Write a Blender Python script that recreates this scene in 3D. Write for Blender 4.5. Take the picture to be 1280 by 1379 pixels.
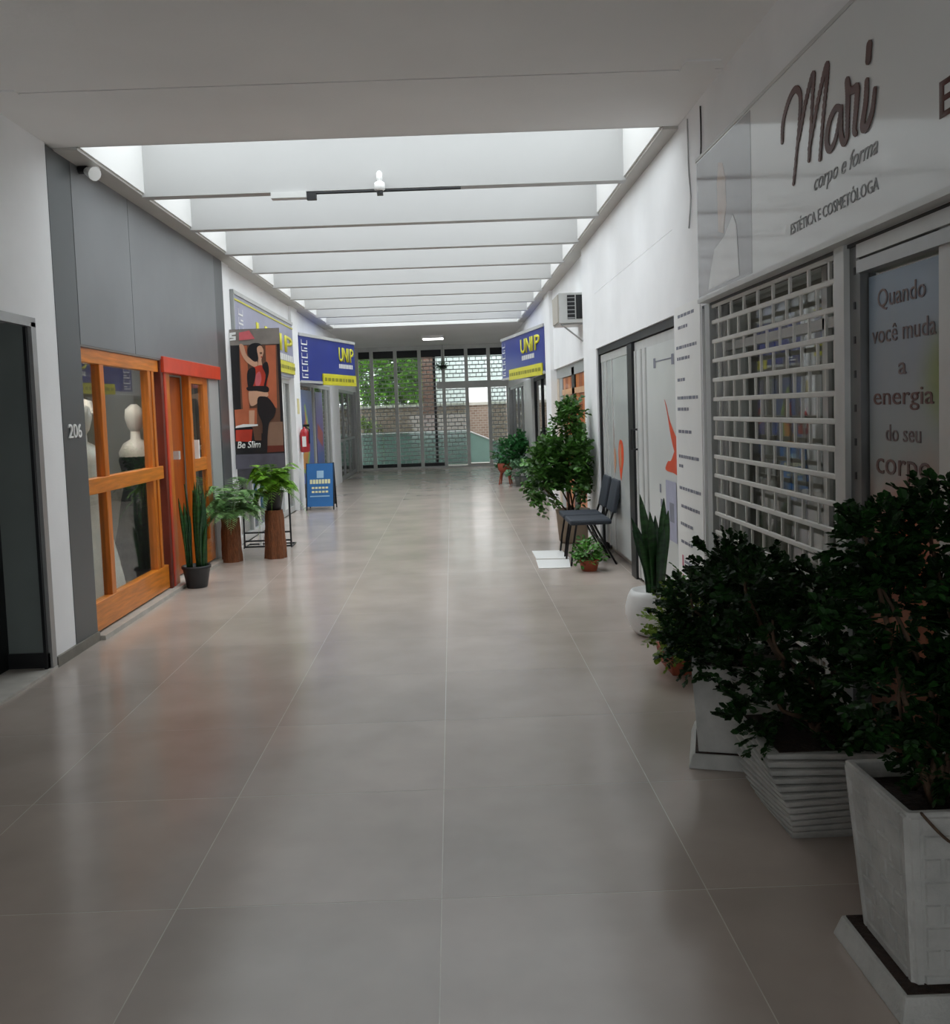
import bpy, bmesh, math, random
from mathutils import Vector, Matrix
random.seed(7)
for o in list(bpy.data.objects): bpy.data.objects.remove(o)
SC = bpy.context.scene
COL = SC.collection

# ------------------------------------------------------------------ camera
F_PX, CX, CY, CAM_H = 1230.0, 613.6, 633.27, 1.62
YAW, PITCH, ROLL = 0.002255, 0.06399, -0.035964
fwd = Vector((math.sin(YAW)*math.cos(PITCH), math.cos(YAW)*math.cos(PITCH), -math.sin(PITCH)))
rt = Vector((math.cos(YAW), -math.sin(YAW), 0)); up = rt.cross(fwd)
r2 = math.cos(ROLL)*rt + math.sin(ROLL)*up
u2 = -math.sin(ROLL)*rt + math.cos(ROLL)*up
cd = bpy.data.cameras.new('camera'); cam = bpy.data.objects.new('camera', cd); COL.objects.link(cam)
mw = Matrix.Identity(4)
for i in range(3):
    mw[i][0] = r2[i]; mw[i][1] = u2[i]; mw[i][2] = -fwd[i]
mw[2][3] = CAM_H
cam.matrix_world = mw
cd.sensor_fit = 'VERTICAL'; cd.sensor_height = 36.0; cd.sensor_width = 36.0
cd.lens = F_PX/1379*36
cd.shift_x = (640-CX)/1379; cd.shift_y = -(689.5-CY)/1379
cd.clip_start = 0.05; cd.clip_end = 200
SC.camera = cam

# ------------------------------------------------------------------ sky and exposure
w = bpy.data.worlds.new('overcast_sky'); SC.world = w; w.use_nodes = True
bg = w.node_tree.nodes['Background']
bg.inputs[0].default_value = (0.93, 0.97, 1.0, 1); bg.inputs[1].default_value = 1.0
SC.view_settings.view_transform = 'Standard'; SC.view_settings.look = 'None'
SC.view_settings.exposure = 1.82; SC.view_settings.gamma = 1.0
SC.view_settings.use_curve_mapping = False
SC.cycles.max_bounces = 12; SC.cycles.diffuse_bounces = 6; SC.cycles.transparent_max_bounces = 24
def portal(name, loc, rot, sx, sy):
    l = bpy.data.lights.new(name, 'AREA'); l.shape = 'RECTANGLE'; l.size = sx; l.size_y = sy
    l.cycles.is_portal = True
    o = bpy.data.objects.new(name, l); COL.objects.link(o); o.location = loc; o.rotation_euler = rot
portal('skylight_portal', (-0.5, 13.47, 4.3), (0, 0, 0), 4.3, 14.2)
portal('entrance_portal', (-0.5, -6.3, 1.45), (math.pi/2, 0, 0), 4.4, 2.9)
portal('facade_portal', (-0.5, 27.6, 1.8), (-math.pi/2, 0, 0), 4.4, 3.5)

# ------------------------------------------------------------------ materials
def lin(c):
    if isinstance(c, str): c = tuple(int(c[i:i+2], 16)/255 for i in (0, 2, 4))
    return tuple(x/12.92 if x <= .04045 else ((x+.055)/1.055)**2.4 for x in c)
MATS = {}
def mat(name, col, rough=.6, var=.12, scale=6.0, metal=0.0, bump=0.0, bscale=40.0, spec=.5, coat=0.0, emit=0.0, stretch=None, island=False, randobj=0.0, trans=0.0):
    if name in MATS: return MATS[name]
    m = bpy.data.materials.new(name); m.use_nodes = True
    nt = m.node_tree; N = nt.nodes; L = nt.links
    p = N['Principled BSDF']
    c = lin(col)
    p.inputs['Roughness'].default_value = rough; p.inputs['Metallic'].default_value = metal
    p.inputs['Specular IOR Level'].default_value = spec
    p.inputs['Coat Weight'].default_value = coat; p.inputs['Coat Roughness'].default_value = .06
    tc = N.new('ShaderNodeTexCoord'); mp = N.new('ShaderNodeMapping')
    L.new(tc.outputs['Object'], mp.inputs[0])
    if stretch: mp.inputs['Scale'].default_value = stretch
    no = N.new('ShaderNodeTexNoise'); no.inputs['Scale'].default_value = scale; no.inputs['Detail'].default_value = 4
    L.new(mp.outputs[0], no.inputs[0])
    rp = N.new('ShaderNodeValToRGB')
    rp.color_ramp.elements[0].position = .3; rp.color_ramp.elements[1].position = .7
    rp.color_ramp.elements[0].color = tuple(x*(1-var) for x in c)+(1,)
    rp.color_ramp.elements[1].color = tuple(min(1, x*(1+var)) for x in c)+(1,)
    L.new(no.outputs[0], rp.inputs[0])
    out = rp.outputs[0]
    if island or randobj:
        hs = N.new('ShaderNodeHueSaturation'); mr = N.new('ShaderNodeMapRange')
        if island:
            g = N.new('ShaderNodeNewGeometry'); L.new(g.outputs['Random Per Island'], mr.inputs[0]); a = .55
        else:
            g = N.new('ShaderNodeObjectInfo'); L.new(g.outputs['Random'], mr.inputs[0]); a = randobj
        mr.inputs['To Min'].default_value = 1-a; mr.inputs['To Max'].default_value = 1+a
        L.new(mr.outputs[0], hs.inputs['Value']); L.new(out, hs.inputs['Color']); out = hs.outputs[0]
    L.new(out, p.inputs['Base Color'])
    if bump:
        n2 = N.new('ShaderNodeTexNoise'); n2.inputs['Scale'].default_value = bscale; L.new(mp.outputs[0], n2.inputs[0])
        bp = N.new('ShaderNodeBump'); bp.inputs['Strength'].default_value = bump; bp.inputs['Distance'].default_value = .02
        L.new(n2.outputs[0], bp.inputs['Height']); L.new(bp.outputs[0], p.inputs['Normal'])
    if emit:
        L.new(out, p.inputs['Emission Color']); p.inputs['Emission Strength'].default_value = emit
    if trans:
        p.inputs['Subsurface Weight'].default_value = 0
        tr = N.new('ShaderNodeBsdfTranslucent'); L.new(out, tr.inputs[0])
        mx = N.new('ShaderNodeMixShader'); mx.inputs[0].default_value = trans
        L.new(p.outputs[0], mx.inputs[1]); L.new(tr.outputs[0], mx.inputs[2])
        L.new(mx.outputs[0], N['Material Output'].inputs[0])
    MATS[name] = m
    return m
def glass(name, tint=(.92, .95, .94), ior=1.5, rough=0.0):
    if name in MATS: return MATS[name]
    m = bpy.data.materials.new(name); m.use_nodes = True
    nt = m.node_tree; N = nt.nodes; L = nt.links; N.remove(N['Principled BSDF'])
    t = N.new('ShaderNodeBsdfTransparent'); t.inputs[0].default_value = tint+(1,)
    g = N.new('ShaderNodeBsdfGlossy'); g.inputs['Roughness'].default_value = rough
    f = N.new('ShaderNodeFresnel'); gm = N.new('ShaderNodeNewGeometry'); mi = N.new('ShaderNodeMapRange')
    mi.inputs['To Min'].default_value = ior; mi.inputs['To Max'].default_value = 1/ior    # thin sheet: same reflectance on both faces
    L.new(gm.outputs['Backfacing'], mi.inputs[0]); L.new(mi.outputs[0], f.inputs[0])
    mx = N.new('ShaderNodeMixShader')
    L.new(f.outputs[0], mx.inputs[0]); L.new(t.outputs[0], mx.inputs[1]); L.new(g.outputs[0], mx.inputs[2])
    L.new(mx.outputs[0], N['Material Output'].inputs[0])
    MATS[name] = m
    return m
def ramp_mat(name, axis, lo, hi, stops, rough=.25, blot=None):
    """printed vinyl: colours along one world axis, a soft blot of another ink"""
    m = bpy.data.materials.new(name); m.use_nodes = True
    nt = m.node_tree; N = nt.nodes; L = nt.links; p = N['Principled BSDF']
    p.inputs['Roughness'].default_value = rough
    g = N.new('ShaderNodeNewGeometry'); s = N.new('ShaderNodeSeparateXYZ'); L.new(g.outputs['Position'], s.inputs[0])
    mr = N.new('ShaderNodeMapRange'); mr.inputs['From Min'].default_value = lo; mr.inputs['From Max'].default_value = hi
    L.new(s.outputs[axis], mr.inputs[0])
    no = N.new('ShaderNodeTexNoise'); no.inputs['Scale'].default_value = 2.5
    ad = N.new('ShaderNodeMath'); ad.operation = 'MULTIPLY_ADD'; ad.inputs[1].default_value = .25; 
    sb = N.new('ShaderNodeMath'); sb.operation = 'SUBTRACT'; sb.inputs[1].default_value = .125
    L.new(no.outputs[0], ad.inputs[0]); L.new(mr.outputs[0], ad.inputs[2]); L.new(ad.outputs[0], sb.inputs[0])
    rp = N.new('ShaderNodeValToRGB'); els = rp.color_ramp.elements
    while len(els) < len(stops): els.new(.5)
    for e, (q, c) in zip(els, stops): e.position = q; e.color = lin(c)+(1,)
    L.new(sb.outputs[0], rp.inputs[0]); out = rp.outputs[0]
    for (c, ctr, rad) in (blot or []):
        d = N.new('ShaderNodeVectorMath'); d.operation = 'DISTANCE'; d.inputs[1].default_value = ctr
        L.new(g.outputs['Position'], d.inputs[0])
        r = N.new('ShaderNodeMapRange'); r.inputs['From Min'].default_value = rad; r.inputs['From Max'].default_value = rad*.2
        r.interpolation_type = 'SMOOTHSTEP'
        L.new(d.outputs['Value'], r.inputs[0])
        mx = N.new('ShaderNodeMixRGB'); mx.inputs[2].default_value = lin(c)+(1,)
        L.new(r.outputs[0], mx.inputs[0]); L.new(out, mx.inputs[1]); out = mx.outputs[0]
    L.new(out, p.inputs['Base Color'])
    MATS[name] = m
    return m

WALL = mat('white_plaster', 'f1f2f3', .55, .05, 1.5, bump=.05, bscale=60)
CEIL = mat('ceiling_plaster', 'ebebea', .7, .04, .8, bump=.04, bscale=30)
BEAM = mat('beam_paint', 'b2b2b1', .6, .02, 1.0)
SOFF = mat('soffit_grey', 'b9b7b2', .6, .05, 2)
CLAD = mat('grey_cladding', '848688', .38, .10, .9, metal=.35, bump=.25, bscale=1.6)
CLAD2 = mat('grey_cladding_band', '646769', .38, .08, .9, metal=.35, bump=.15, bscale=1.6)
ALU = mat('aluminium', 'a9aaaa', .35, .05, 8, metal=.6)
ALUL = mat('aluminium_light', 'c9cac8', .4, .04, 8, metal=.3)
GREYP = mat('grey_panel', 'a5a8a8', .4, .05, 1.2)
DKMET = mat('dark_metal', '2a2b2d', .4, .1, 8, metal=.4)
BLACK = mat('black_lacquer', '0d0e12', .35, .1, 5)
DOORGREY = mat('recess_grey', '77807f', .55, .08, 2)
SILL = mat('stone_sill', 'b4b0a8', .5, .12, 8)
BASEB = mat('baseboard_stone', '77736b', .5, .15, 8)
WOOD = mat('orange_wood', 'c8701c', .35, .22, 3.0, stretch=(14, 14, 1.2), coat=.25)
WOODH = mat('orange_wood_rail', 'd07a20', .35, .22, 3.0, stretch=(14, 1.2, 14), coat=.25)
WOODD = mat('dark_orange_wood', 'a04c12', .4, .2, 3.0, stretch=(14, 14, 1.2), coat=.2)
REDW = mat('red_painted_wood', 'd04428', .35, .12, 4, coat=.2)
REDD = mat('red_brown_post', '6b2a1c', .4, .15, 5)
GLASS = glass('shop_glass')
ROOFG = glass('roof_glass', (.97, .98, .98), 1.2)
WHITE = mat('white_gloss', 'f0f0ee', .3, .02, 4)
WPOT = mat('white_ceramic', 'e6e6e4', .3, .04, 6)
CONC = mat('white_concrete', 'b4b4b0', .75, .16, 9, bump=.25, bscale=70)
SOIL = mat('potting_soil', '2b1d15', .95, .4, 40, bump=.6, bscale=60)
TERRA = mat('terracotta', '9a4a32', .7, .15, 10)
BPOT = mat('black_plastic', '232427', .45, .1, 10)
LEAF_D = mat('aralia_leaf', '16360f', .55, .3, 20, island=True, trans=.1, spec=.25)
LEAF_M = mat('ficus_leaf', '466f2f', .38, .3, 20, island=True, trans=.15)
LEAF_Y = mat('yellow_green_leaf', '6f8a2c', .45, .3, 20, island=True, trans=.15)
LEAF_P = mat('pothos_leaf', '37753d', .4, .3, 20, island=True, trans=.15)
FERN1 = mat('fern_pale', '94bd80', .5, .25, 20, island=True, trans=.2)
FERN2 = mat('fern_bright', '7cae34', .5, .25, 20, island=True, trans=.2)
SNAKE = mat('snake_leaf', '2f5a2b', .4, .45, 9, stretch=(1, 1, 5))
SNAKE2 = mat('snake_leaf_dark', '24482a', .4, .45, 9, stretch=(1, 1, 5))
STEM = mat('bark', '4f3c2c', .8, .3, 30, bump=.4, bscale=50)
LOG = mat('log_bark', '7a4a2c', .85, .35, 14, stretch=(6, 6, .8), bump=.8, bscale=25)
CHAIRF = mat('chair_fabric', '2d333c', .7, .15, 60)
CHAIRM = mat('chair_metal', '1c1a1b', .35, .1, 8, metal=.5)
BLUE = mat('sign_blue', '2b3a8c', .3, .1, 1.5)
BLUE_GLARE = mat('sign_blue_glare', '9c9db4', .3, .1, 1.5)  # skylight glare on the flat sign, mixed into its blue
YEL = mat('sign_yellow', 'd6cf2e', .35, .06, 4)
YELD = mat('sign_yellow_ink', '8d8a22', .4, .1, 4)
INK = mat('black_ink', '17171a', .5, .1, 8)
INKG = mat('grey_ink', '7d7f8c', .5, .1, 8)
BROWN = mat('brown_ink', '5c3a35', .45, .1, 8)
GREYT = mat('grey_lettering', '9b9d9e', .45, .06, 8)
PINKI = mat('pink_ink', 'c2687e', .5, .1, 8)
ORANGEI = mat('orange_ink', 'd8502a', .4, .1, 6)
SIGNW = mat('sign_acrylic', 'e2e5e5', .12, .02, 1, coat=.6)
PRLIL = mat('print_lilac', '8b898d', .12, .05, 2, coat=.6)
PRPEACH = mat('print_peach', 'b7a193', .15, .08, 6, coat=.5)
PRWHITE = mat('print_white', 'd7d8d8', .15, .03, 4, coat=.5)

# ------------------------------------------------------------------ mesh helpers
class B:
    def __init__(s): s.v = []; s.f = []; s.mi = []; s.cur = 0
    def add(s, vs, fs):
        o = len(s.v); s.v += [tuple(v) for v in vs]; s.f += [tuple(i+o for i in f) for f in fs]; s.mi += [s.cur]*len(fs); return s
    def box(s, x0, x1, y0, y1, z0, z1):
        x0, x1 = sorted((x0, x1)); y0, y1 = sorted((y0, y1)); z0, z1 = sorted((z0, z1))
        return s.add([(x0,y0,z0),(x1,y0,z0),(x1,y1,z0),(x0,y1,z0),(x0,y0,z1),(x1,y0,z1),(x1,y1,z1),(x0,y1,z1)],
                     [(0,3,2,1),(4,5,6,7),(0,1,5,4),(1,2,6,5),(2,3,7,6),(3,0,4,7)])
    def cyl(s, p0, p1, r0, r1=None, n=10, cap=True):
        r1 = r0 if r1 is None else r1
        p0 = Vector(p0); p1 = Vector(p1); d = (p1-p0).normalized()
        a = d.orthogonal().normalized(); b = d.cross(a)
        vs = []
        for p, r in ((p0, r0), (p1, r1)):
            for k in range(n):
                t = 2*math.pi*k/n; vs.append(p+a*(r*math.cos(t))+b*(r*math.sin(t)))
        fs = [(k, (k+1) % n, n+(k+1) % n, n+k) for k in range(n)]
        if cap: fs += [tuple(range(n-1, -1, -1)), tuple(range(n, 2*n))]
        return s.add(vs, fs)
    def tube(s, pts, r, n=8, r1=None):
        pts = [Vector(p) for p in pts]; m = len(pts); vs = []; a = None
        for i, p in enumerate(pts):
            d = (pts[min(i+1, m-1)]-pts[max(i-1, 0)]).normalized()
            if a is None: a = d.orthogonal().normalized()
            a = (a-d*a.dot(d)).normalized(); b = d.cross(a)
            rr = r if r1 is None else r+(r1-r)*i/(m-1)
            for k in range(n):
                t = 2*math.pi*k/n; vs.append(p+a*(rr*math.cos(t))+b*(rr*math.sin(t)))
        fs = []
        for i in range(m-1):
            for k in range(n): fs.append((i*n+k, i*n+(k+1) % n, (i+1)*n+(k+1) % n, (i+1)*n+k))
        fs += [tuple(range(n-1, -1, -1)), tuple(range((m-1)*n, m*n))]
        return s.add(vs, fs)
    def lathe(s, c, prof, n=28, caps=True):
        vs = []; c = Vector(c)
        for r, z in prof:
            for k in range(n):
                t = 2*math.pi*k/n; vs.append(c+Vector((r*math.cos(t), r*math.sin(t), z)))
        fs = []; m = len(prof)
        for i in range(m-1):
            for k in range(n): fs.append((i*n+k, i*n+(k+1) % n, (i+1)*n+(k+1) % n, (i+1)*n+k))
        if caps: fs += [tuple(range(n-1, -1, -1)), tuple(range((m-1)*n, m*n))]
        return s.add(vs, fs)
    def frus(s, c, h0, h1, z0, z1, rot0=0, rot1=0):
        vs = []
        for h, z, r in ((h0, z0, rot0), (h1, z1, rot1)):
            for sx, sy in ((-1,-1),(1,-1),(1,1),(-1,1)):
                x, y = sx*h, sy*h
                vs.append((c[0]+x*math.cos(r)-y*math.sin(r), c[1]+x*math.sin(r)+y*math.cos(r), c[2]+z))
        return s.add(vs, [(0,3,2,1),(4,5,6,7),(0,1,5,4),(1,2,6,5),(2,3,7,6),(3,0,4,7)])
    def prism(s, poly, org, ax, ay, d):
        """polygon (u,v) in the frame org+u*ax+v*ay, extruded d along ax x ay (from -d to 0)"""
        org = Vector(org); ax = Vector(ax); ay = Vector(ay); nn = ax.cross(ay).normalized(); n = len(poly)
        vs = [org+ax*u+ay*v for u, v in poly] + [org+ax*u+ay*v-nn*d for u, v in poly]
        fs = [tuple(range(n)), tuple(range(2*n-1, n-1, -1))]
        fs += [(k, n+k, n+(k+1) % n, (k+1) % n) for k in range(n)]
        return s.add(vs, fs)
    def build(s, name, m, parent=None, smooth=False, bevel=0.0, seg=2, fixn=True):
        off = Vector(parent.location) if parent else Vector((0, 0, 0))
        gp = parent
        while gp is not None and gp.parent is not None: gp = gp.parent; off += Vector(gp.location)
        me = bpy.data.meshes.new(name)
        me.from_pydata([tuple(Vector(v)-off) for v in s.v], [], s.f)
        ms = m if isinstance(m, (list, tuple)) else [m]
        for q in ms: me.materials.append(q)
        if len(ms) > 1: me.polygons.foreach_set('material_index', s.mi)
        if bevel or fixn:
            bm = bmesh.new(); bm.from_mesh(me)
            if fixn: bmesh.ops.recalc_face_normals(bm, faces=bm.faces)
            if bevel: bmesh.ops.bevel(bm, geom=list(bm.edges), offset=bevel, segments=seg, affect='EDGES', profile=.6, clamp_overlap=True)
            bm.to_mesh(me); bm.free()
        if smooth: me.polygons.foreach_set('use_smooth', [True]*len(me.polygons))
        me.update()
        o = bpy.data.objects.new(name, me); COL.objects.link(o)
        if parent: o.parent = parent
        return o
def bx(*a): return B().box(*a)
def tag(o, label, cat=None, group=None, kind=None):
    if label: o['label'] = label
    if cat: o['category'] = cat
    if group: o['group'] = group
    if kind: o['kind'] = kind
    return o
def thing(name, label, cat, loc=(0, 0, 0), group=None, kind=None):
    o = bpy.data.objects.new(name, None); COL.objects.link(o); o.location = loc; o.empty_display_size = .1
    return tag(o, label, cat, group, kind)
def copy_tree(o, parent=None):
    c = o.copy(); COL.objects.link(c); c.parent = parent
    for k in o.children: copy_tree(k, c)
    return c
def share(src, name, parent, loc):
    o = bpy.data.objects.new(name, src.data); COL.objects.link(o); o.parent = parent; o.location = loc; return o
# frames: text runs along ax, up along ay, faces ax x ay
RW = (Vector((0, -1, 0)), Vector((0, 0, 1)))     # on the right wall, facing the corridor
LW = (Vector((0, 1, 0)), Vector((0, 0, 1)))      # on the left wall
FW = (Vector((1, 0, 0)), Vector((0, 0, 1)))      # facing the near end of the corridor
def text(name, body, m, parent, org, fr, wd, ht, depth=.004, shear=0.0, bold=0.0, rot=False):
    cu = bpy.data.curves.new(name, 'FONT'); cu.body = body; cu.size = 1; cu.extrude = 0; cu.shear = shear; cu.offset = bold
    cu.resolution_u = 3
    t = bpy.data.objects.new(name, cu); COL.objects.link(t)
    bpy.context.view_layer.update()
    me = bpy.data.meshes.new_from_object(t); bpy.data.objects.remove(t)
    P = [v.co.copy() for v in me.vertices]
    x0 = min(p.x for p in P); x1 = max(p.x for p in P); y0 = min(p.y for p in P); y1 = max(p.y for p in P)
    ax, ay = fr; n = ax.cross(ay); org = Vector(org); off = Vector((0, 0, 0)); gp = parent
    while gp is not None: off += Vector(gp.location); gp = gp.parent
    for v, p in zip(me.vertices, P):
        u = (p.x-x0)/(x1-x0); q = (p.y-y0)/(y1-y0)
        if rot: u, q = 1-q, u
        v.co = org+ax*(u*wd)+ay*(q*ht)+n*depth-off
    me.materials.clear(); me.materials.append(m)
    o = bpy.data.objects.new(name, me); COL.objects.link(o); o.parent = parent
    if len(body) > 1: o['kind'] = 'stuff'
    md = o.modifiers.new('thickness', 'SOLIDIFY'); md.thickness = max(.0015, depth*.8); md.offset = -1
    return o
def smooth_line(pts, k=6):
    out = []; n = len(pts); pts = [Vector(p) for p in pts]
    for i in range(n-1):
        p0, p1, p2, p3 = pts[max(i-1, 0)], pts[i], pts[i+1], pts[min(i+2, n-1)]
        for j in range(k):
            t = j/k
            out.append(.5*((2*p1)+(p2-p0)*t+(2*p0-5*p1+4*p2-p3)*t*t+(3*p1-p0-3*p2+p3)*t**3))
    out.append(pts[-1]); return out
def printed(name, shapes, org, fr, parent, base=.002, step=.0008):
    """flat print: polygons in u,v laid in inks, one mesh"""
    b = B(); ms = []; ax, ay = fr; n = ax.cross(ay); org = Vector(org)
    for k, (poly, m) in enumerate(shapes):
        if m not in ms: ms.append(m)
        b.cur = ms.index(m)
        b.prism(poly, org+n*(base+step*k), ax, ay, step*.9)
    o = b.build(name, ms, parent, fixn=False)
    if len(shapes) > 3: o['kind'] = 'stuff'
    return o
def rect(u0, u1, v0, v1): return [(u0, v0), (u1, v0), (u1, v1), (u0, v1)]
S = lambda o, label=None: tag(o, label, None, None, 'structure')

# ================================================================== STRUCTURE
XL, XR, ZC = -2.72, 1.66, 3.56
Y0, Y1 = -6.0, 26.7
# floor: slab, light grout bed, one object per tile
FLOOR = mat('floor_slab', '6f6a63', .5, .2, 1)
GROUT = mat('light_grout', 'cdc7bd', .25, .1, 8, spec=.9)
def tile_mat():
    m = mat('porcelain_tile', 'b2a69d', .19, .12, 1.7, randobj=.06, spec=.9)
    nt = m.node_tree; N = nt.nodes; L = nt.links; p = N['Principled BSDF']
    # blotchy cement look laid in the world so that neighbours differ, and uneven polish
    g = N.new('ShaderNodeNewGeometry')
    for nd in N:
        if nd.type == 'MAPPING': L.new(g.outputs['Position'], nd.inputs[0])
    return m
TILE = tile_mat()
fl = S(bx(-6.1, 4.6, Y0-.1, Y1+.2, -.25, -.02).build('floor', FLOOR), 'polished grey porcelain tile floor with thin pale joints along the corridor')
bx(-2.75, 1.90, Y0, Y1+.1, -.02, -.0004).build('grout_bed', GROUT, fl)
TS = .885; tproto = None
for i in range(5):
    for j in range(-4, 27):
        cx = -2.745+TS*(i+.5); cy = 2.95+TS*(j+.5)
        if tproto is None:
            t = bx(-TS/2+.0019, TS/2-.0019, -TS/2+.0019, TS/2-.0019, -.012, 0).build('floor_tile', TILE, fl); t.location = (cx, cy, 0); tproto = t
        else: share(tproto, 'floor_tile', fl, (cx, cy, 0))
bx(1.683, 1.92, 6.7, 10.42, -.012, -.0003).build('threshold_tile', TILE, fl)

# ceiling with skylight
ce = S(thing('ceiling', 'white slab ceiling with a long row of skylight beams', None, (0, 0, ZC)))
bx(-3.1, 2.05, Y0, 5.45, ZC, 4.2).build('slab', CEIL, ce)
bx(-3.1, 2.05, 5.466, 6.53, ZC, 4.2).build('slab', CEIL, ce)
bx(-3.1, 2.05, 5.44, 5.48, ZC+.03, 4.19).build('joint_fill', DKMET, ce)
bx(-2.62, -2.45, 5.40, 5.462, ZC-.012, ZC).build('joint_patch', CEIL, ce)
bx(1.40, 1.60, 5.30, 5.462, ZC-.012, ZC).build('joint_patch', CEIL, ce)
bx(-3.1, -2.55, 6.53, 20.4, ZC-.02, 4.2).build('soffit', SOFF, ce)
bx(1.55, 2.05, 6.53, 20.4, ZC-.02, 4.2).build('soffit', SOFF, ce)
bx(-3.1, 2.05, 20.4, Y1+.5, ZC, 4.2).build('slab', CEIL, ce)
b0 = None
BY = [7.95+1.418*k for k in range(9)]
for y in BY:
    if b0 is None:
        b0 = bx(-2.56, 1.56, -.06, .06, -.03, .56).build('skylight_beam', BEAM); b0.parent = ce; b0.location = (0, y, 0)
    else: share(b0, 'skylight_beam', ce, (0, y, 0))
# white reveal of the well
for x0, x1 in ((-2.552, -2.535), (1.535, 1.552)): bx(x0, x1, 6.53, 20.4, ZC, 4.19).build('well_lining', mat('well_paint', 'e4e4e2', .6, .02, 1.0), ce)
for y0, y1 in ((6.525, 6.545), (20.385, 20.405)): bx(-2.55, 1.55, y0, y1, ZC, 4.19).build('well_lining', mat('well_paint', 'e4e4e2', .6, .02, 1.0), ce)
ed = [6.53]+BY+[20.4]
for a, b in zip(ed, ed[1:]): bx(-2.6, 1.6, a+.01, b-.01, 4.21, 4.218).build('roof_pane', ROOFG, ce)

# left wall
wl = S(thing('wall_left', 'white corridor wall on the left with pillars between shopfronts', None, (XL, 0, 0)))
def lw(y0, y1, z0, z1, m=WALL, nm='wall_panel', x=XL, d=.3): return bx(x-d, x, y0, y1, z0, z1).build(nm, m, wl)
lw(Y0, 6.05, 2.30, 3.6)
lw(Y0, 3.9, 0, 2.30)
lw(6.05, 6.40, 0, 3.6, nm='pillar')
lw(6.40, 6.79, 0, ZC-.015, CLAD2, 'cladding_band', XL+.004)
lw(6.795, 7.965, 2.215, ZC-.02, CLAD, 'cladding_panel', XL+.006)
lw(7.975, 10.80, 2.215, ZC-.02, CLAD, 'cladding_panel', XL+.006)
lw(6.79, 11.2, 2.24, 3.6, CLAD2, 'cladding_backing', XL-.02, .28)
lw(10.80, 11.2, 0, ZC-.02, CLAD2, 'cladding_band', XL+.004)
lw(11.2, 11.55, 0, 3.6, nm='pillar')
lw(11.55, 15.9, 2.27, 3.6, x=XL-.03, d=.27)
lw(15.88, 16.5, 0, 3.6, nm='pillar', x=XL+.02, d=.32)
lw(16.5, Y1, 2.28, 3.6, x=XL-.03, d=.27)
lw(21.05, 22.3, 0, 2.28, nm='pillar')
lw(26.2, Y1, 0, 2.28, ALU, 'end_post')
S(bx(XL, XL+.02, 6.06, 6.79, 0, .07).build('baseboard_left', BASEB), 'low grey stone baseboard under the white pillar and grey band')
S(bx(XL-.3, XL+.06, 6.79, 10.80, 0, .035).build('trim_1', SILL), 'pale stone sill under the orange wooden shopfront')
S(bx(XL-.34, XL+.02, 3.9, 6.05, 0, .018).build('trim_2', SILL), 'pale stone threshold of the dark doorway in the left wall')

# right wall
wr = S(thing('wall_right', 'white corridor wall on the right with pillars between shopfronts', None, (XR, 0, 0)))
def rw(y0, y1, z0, z1, m=WALL, nm='wall_panel', x=XR, d=.3): return bx(x, x+d, y0, y1, z0, z1).build(nm, m, wr)
rw(Y0, 6.02, 2.25, 3.6)
rw(Y0, 1.2, 0, 2.25)
rw(6.02, 6.76, 0, 3.6, nm='pillar')
rw(6.76, 10.38, 2.27, 2.886); rw(6.76, 10.38, 2.89, 3.6); rw(6.76, 10.38, 2.3, 3.6, x=XR+.006, d=.29)
rw(10.38, 11.35, 0, 3.6, nm='pillar')
rw(11.35, 15.1, 2.25, 3.6, x=XR+.06, d=.24)
rw(15.1, 15.9, 0, 3.6, nm='pillar')
rw(15.9, Y1, 2.25, 3.6, x=XR+.03, d=.27)
rw(18.9, 20.9, 0, 2.25, ALUL, 'pillar', XR+.01, .25)
rw(26.2, Y1, 0, 2.25, ALU, 'end_post')

# shop shells and the near end
SHELL = mat('shop_interior', 'b3b0aa', .8, .06, 1)
sh = B()
sh.box(-6.1, -6.0, Y0, Y1, 0, 2.95).box(-6.1, -3.0, Y0, Y1, 2.9, 3.0).box(-6.1, -2.7, Y0-.1, Y0, 0, 3.6).box(-6.1, -2.75, Y1-.05, Y1+.1, 0, 3.6)
for y in (6.15, 11.3, 16.2, 21.6): sh.box(-6.0, -3.0, y, y+.1, 0, 2.95)
S(sh.build('wall_shops_left', SHELL), 'pale shop rooms seen through the left shopfronts')
sh = B()
sh.box(4.5, 4.6, Y0, Y1, 0, 2.95).box(1.92, 4.6, Y0, Y1, 2.9, 3.0).box(1.6, 4.6, Y0-.1, Y0, 0, 3.6).box(1.92, 4.6, Y1-.05, Y1+.1, 0, 3.6)
for y in (1.0, 6.4, 10.9, 15.5, 20): sh.box(1.94, 4.5, y, y+.1, 0, 2.95)
S(sh.build('wall_shops_right', SHELL), 'pale shop rooms seen through the right shopfronts')
S(bx(-3.1, 2.05, Y0-.15, Y0, 1.5, 3.7).build('wall_near', WALL), 'unseen white lintel lowered to cut daylight from the open near end behind the viewer')  # unseen; underside set low to hold back light from behind the camera

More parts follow.
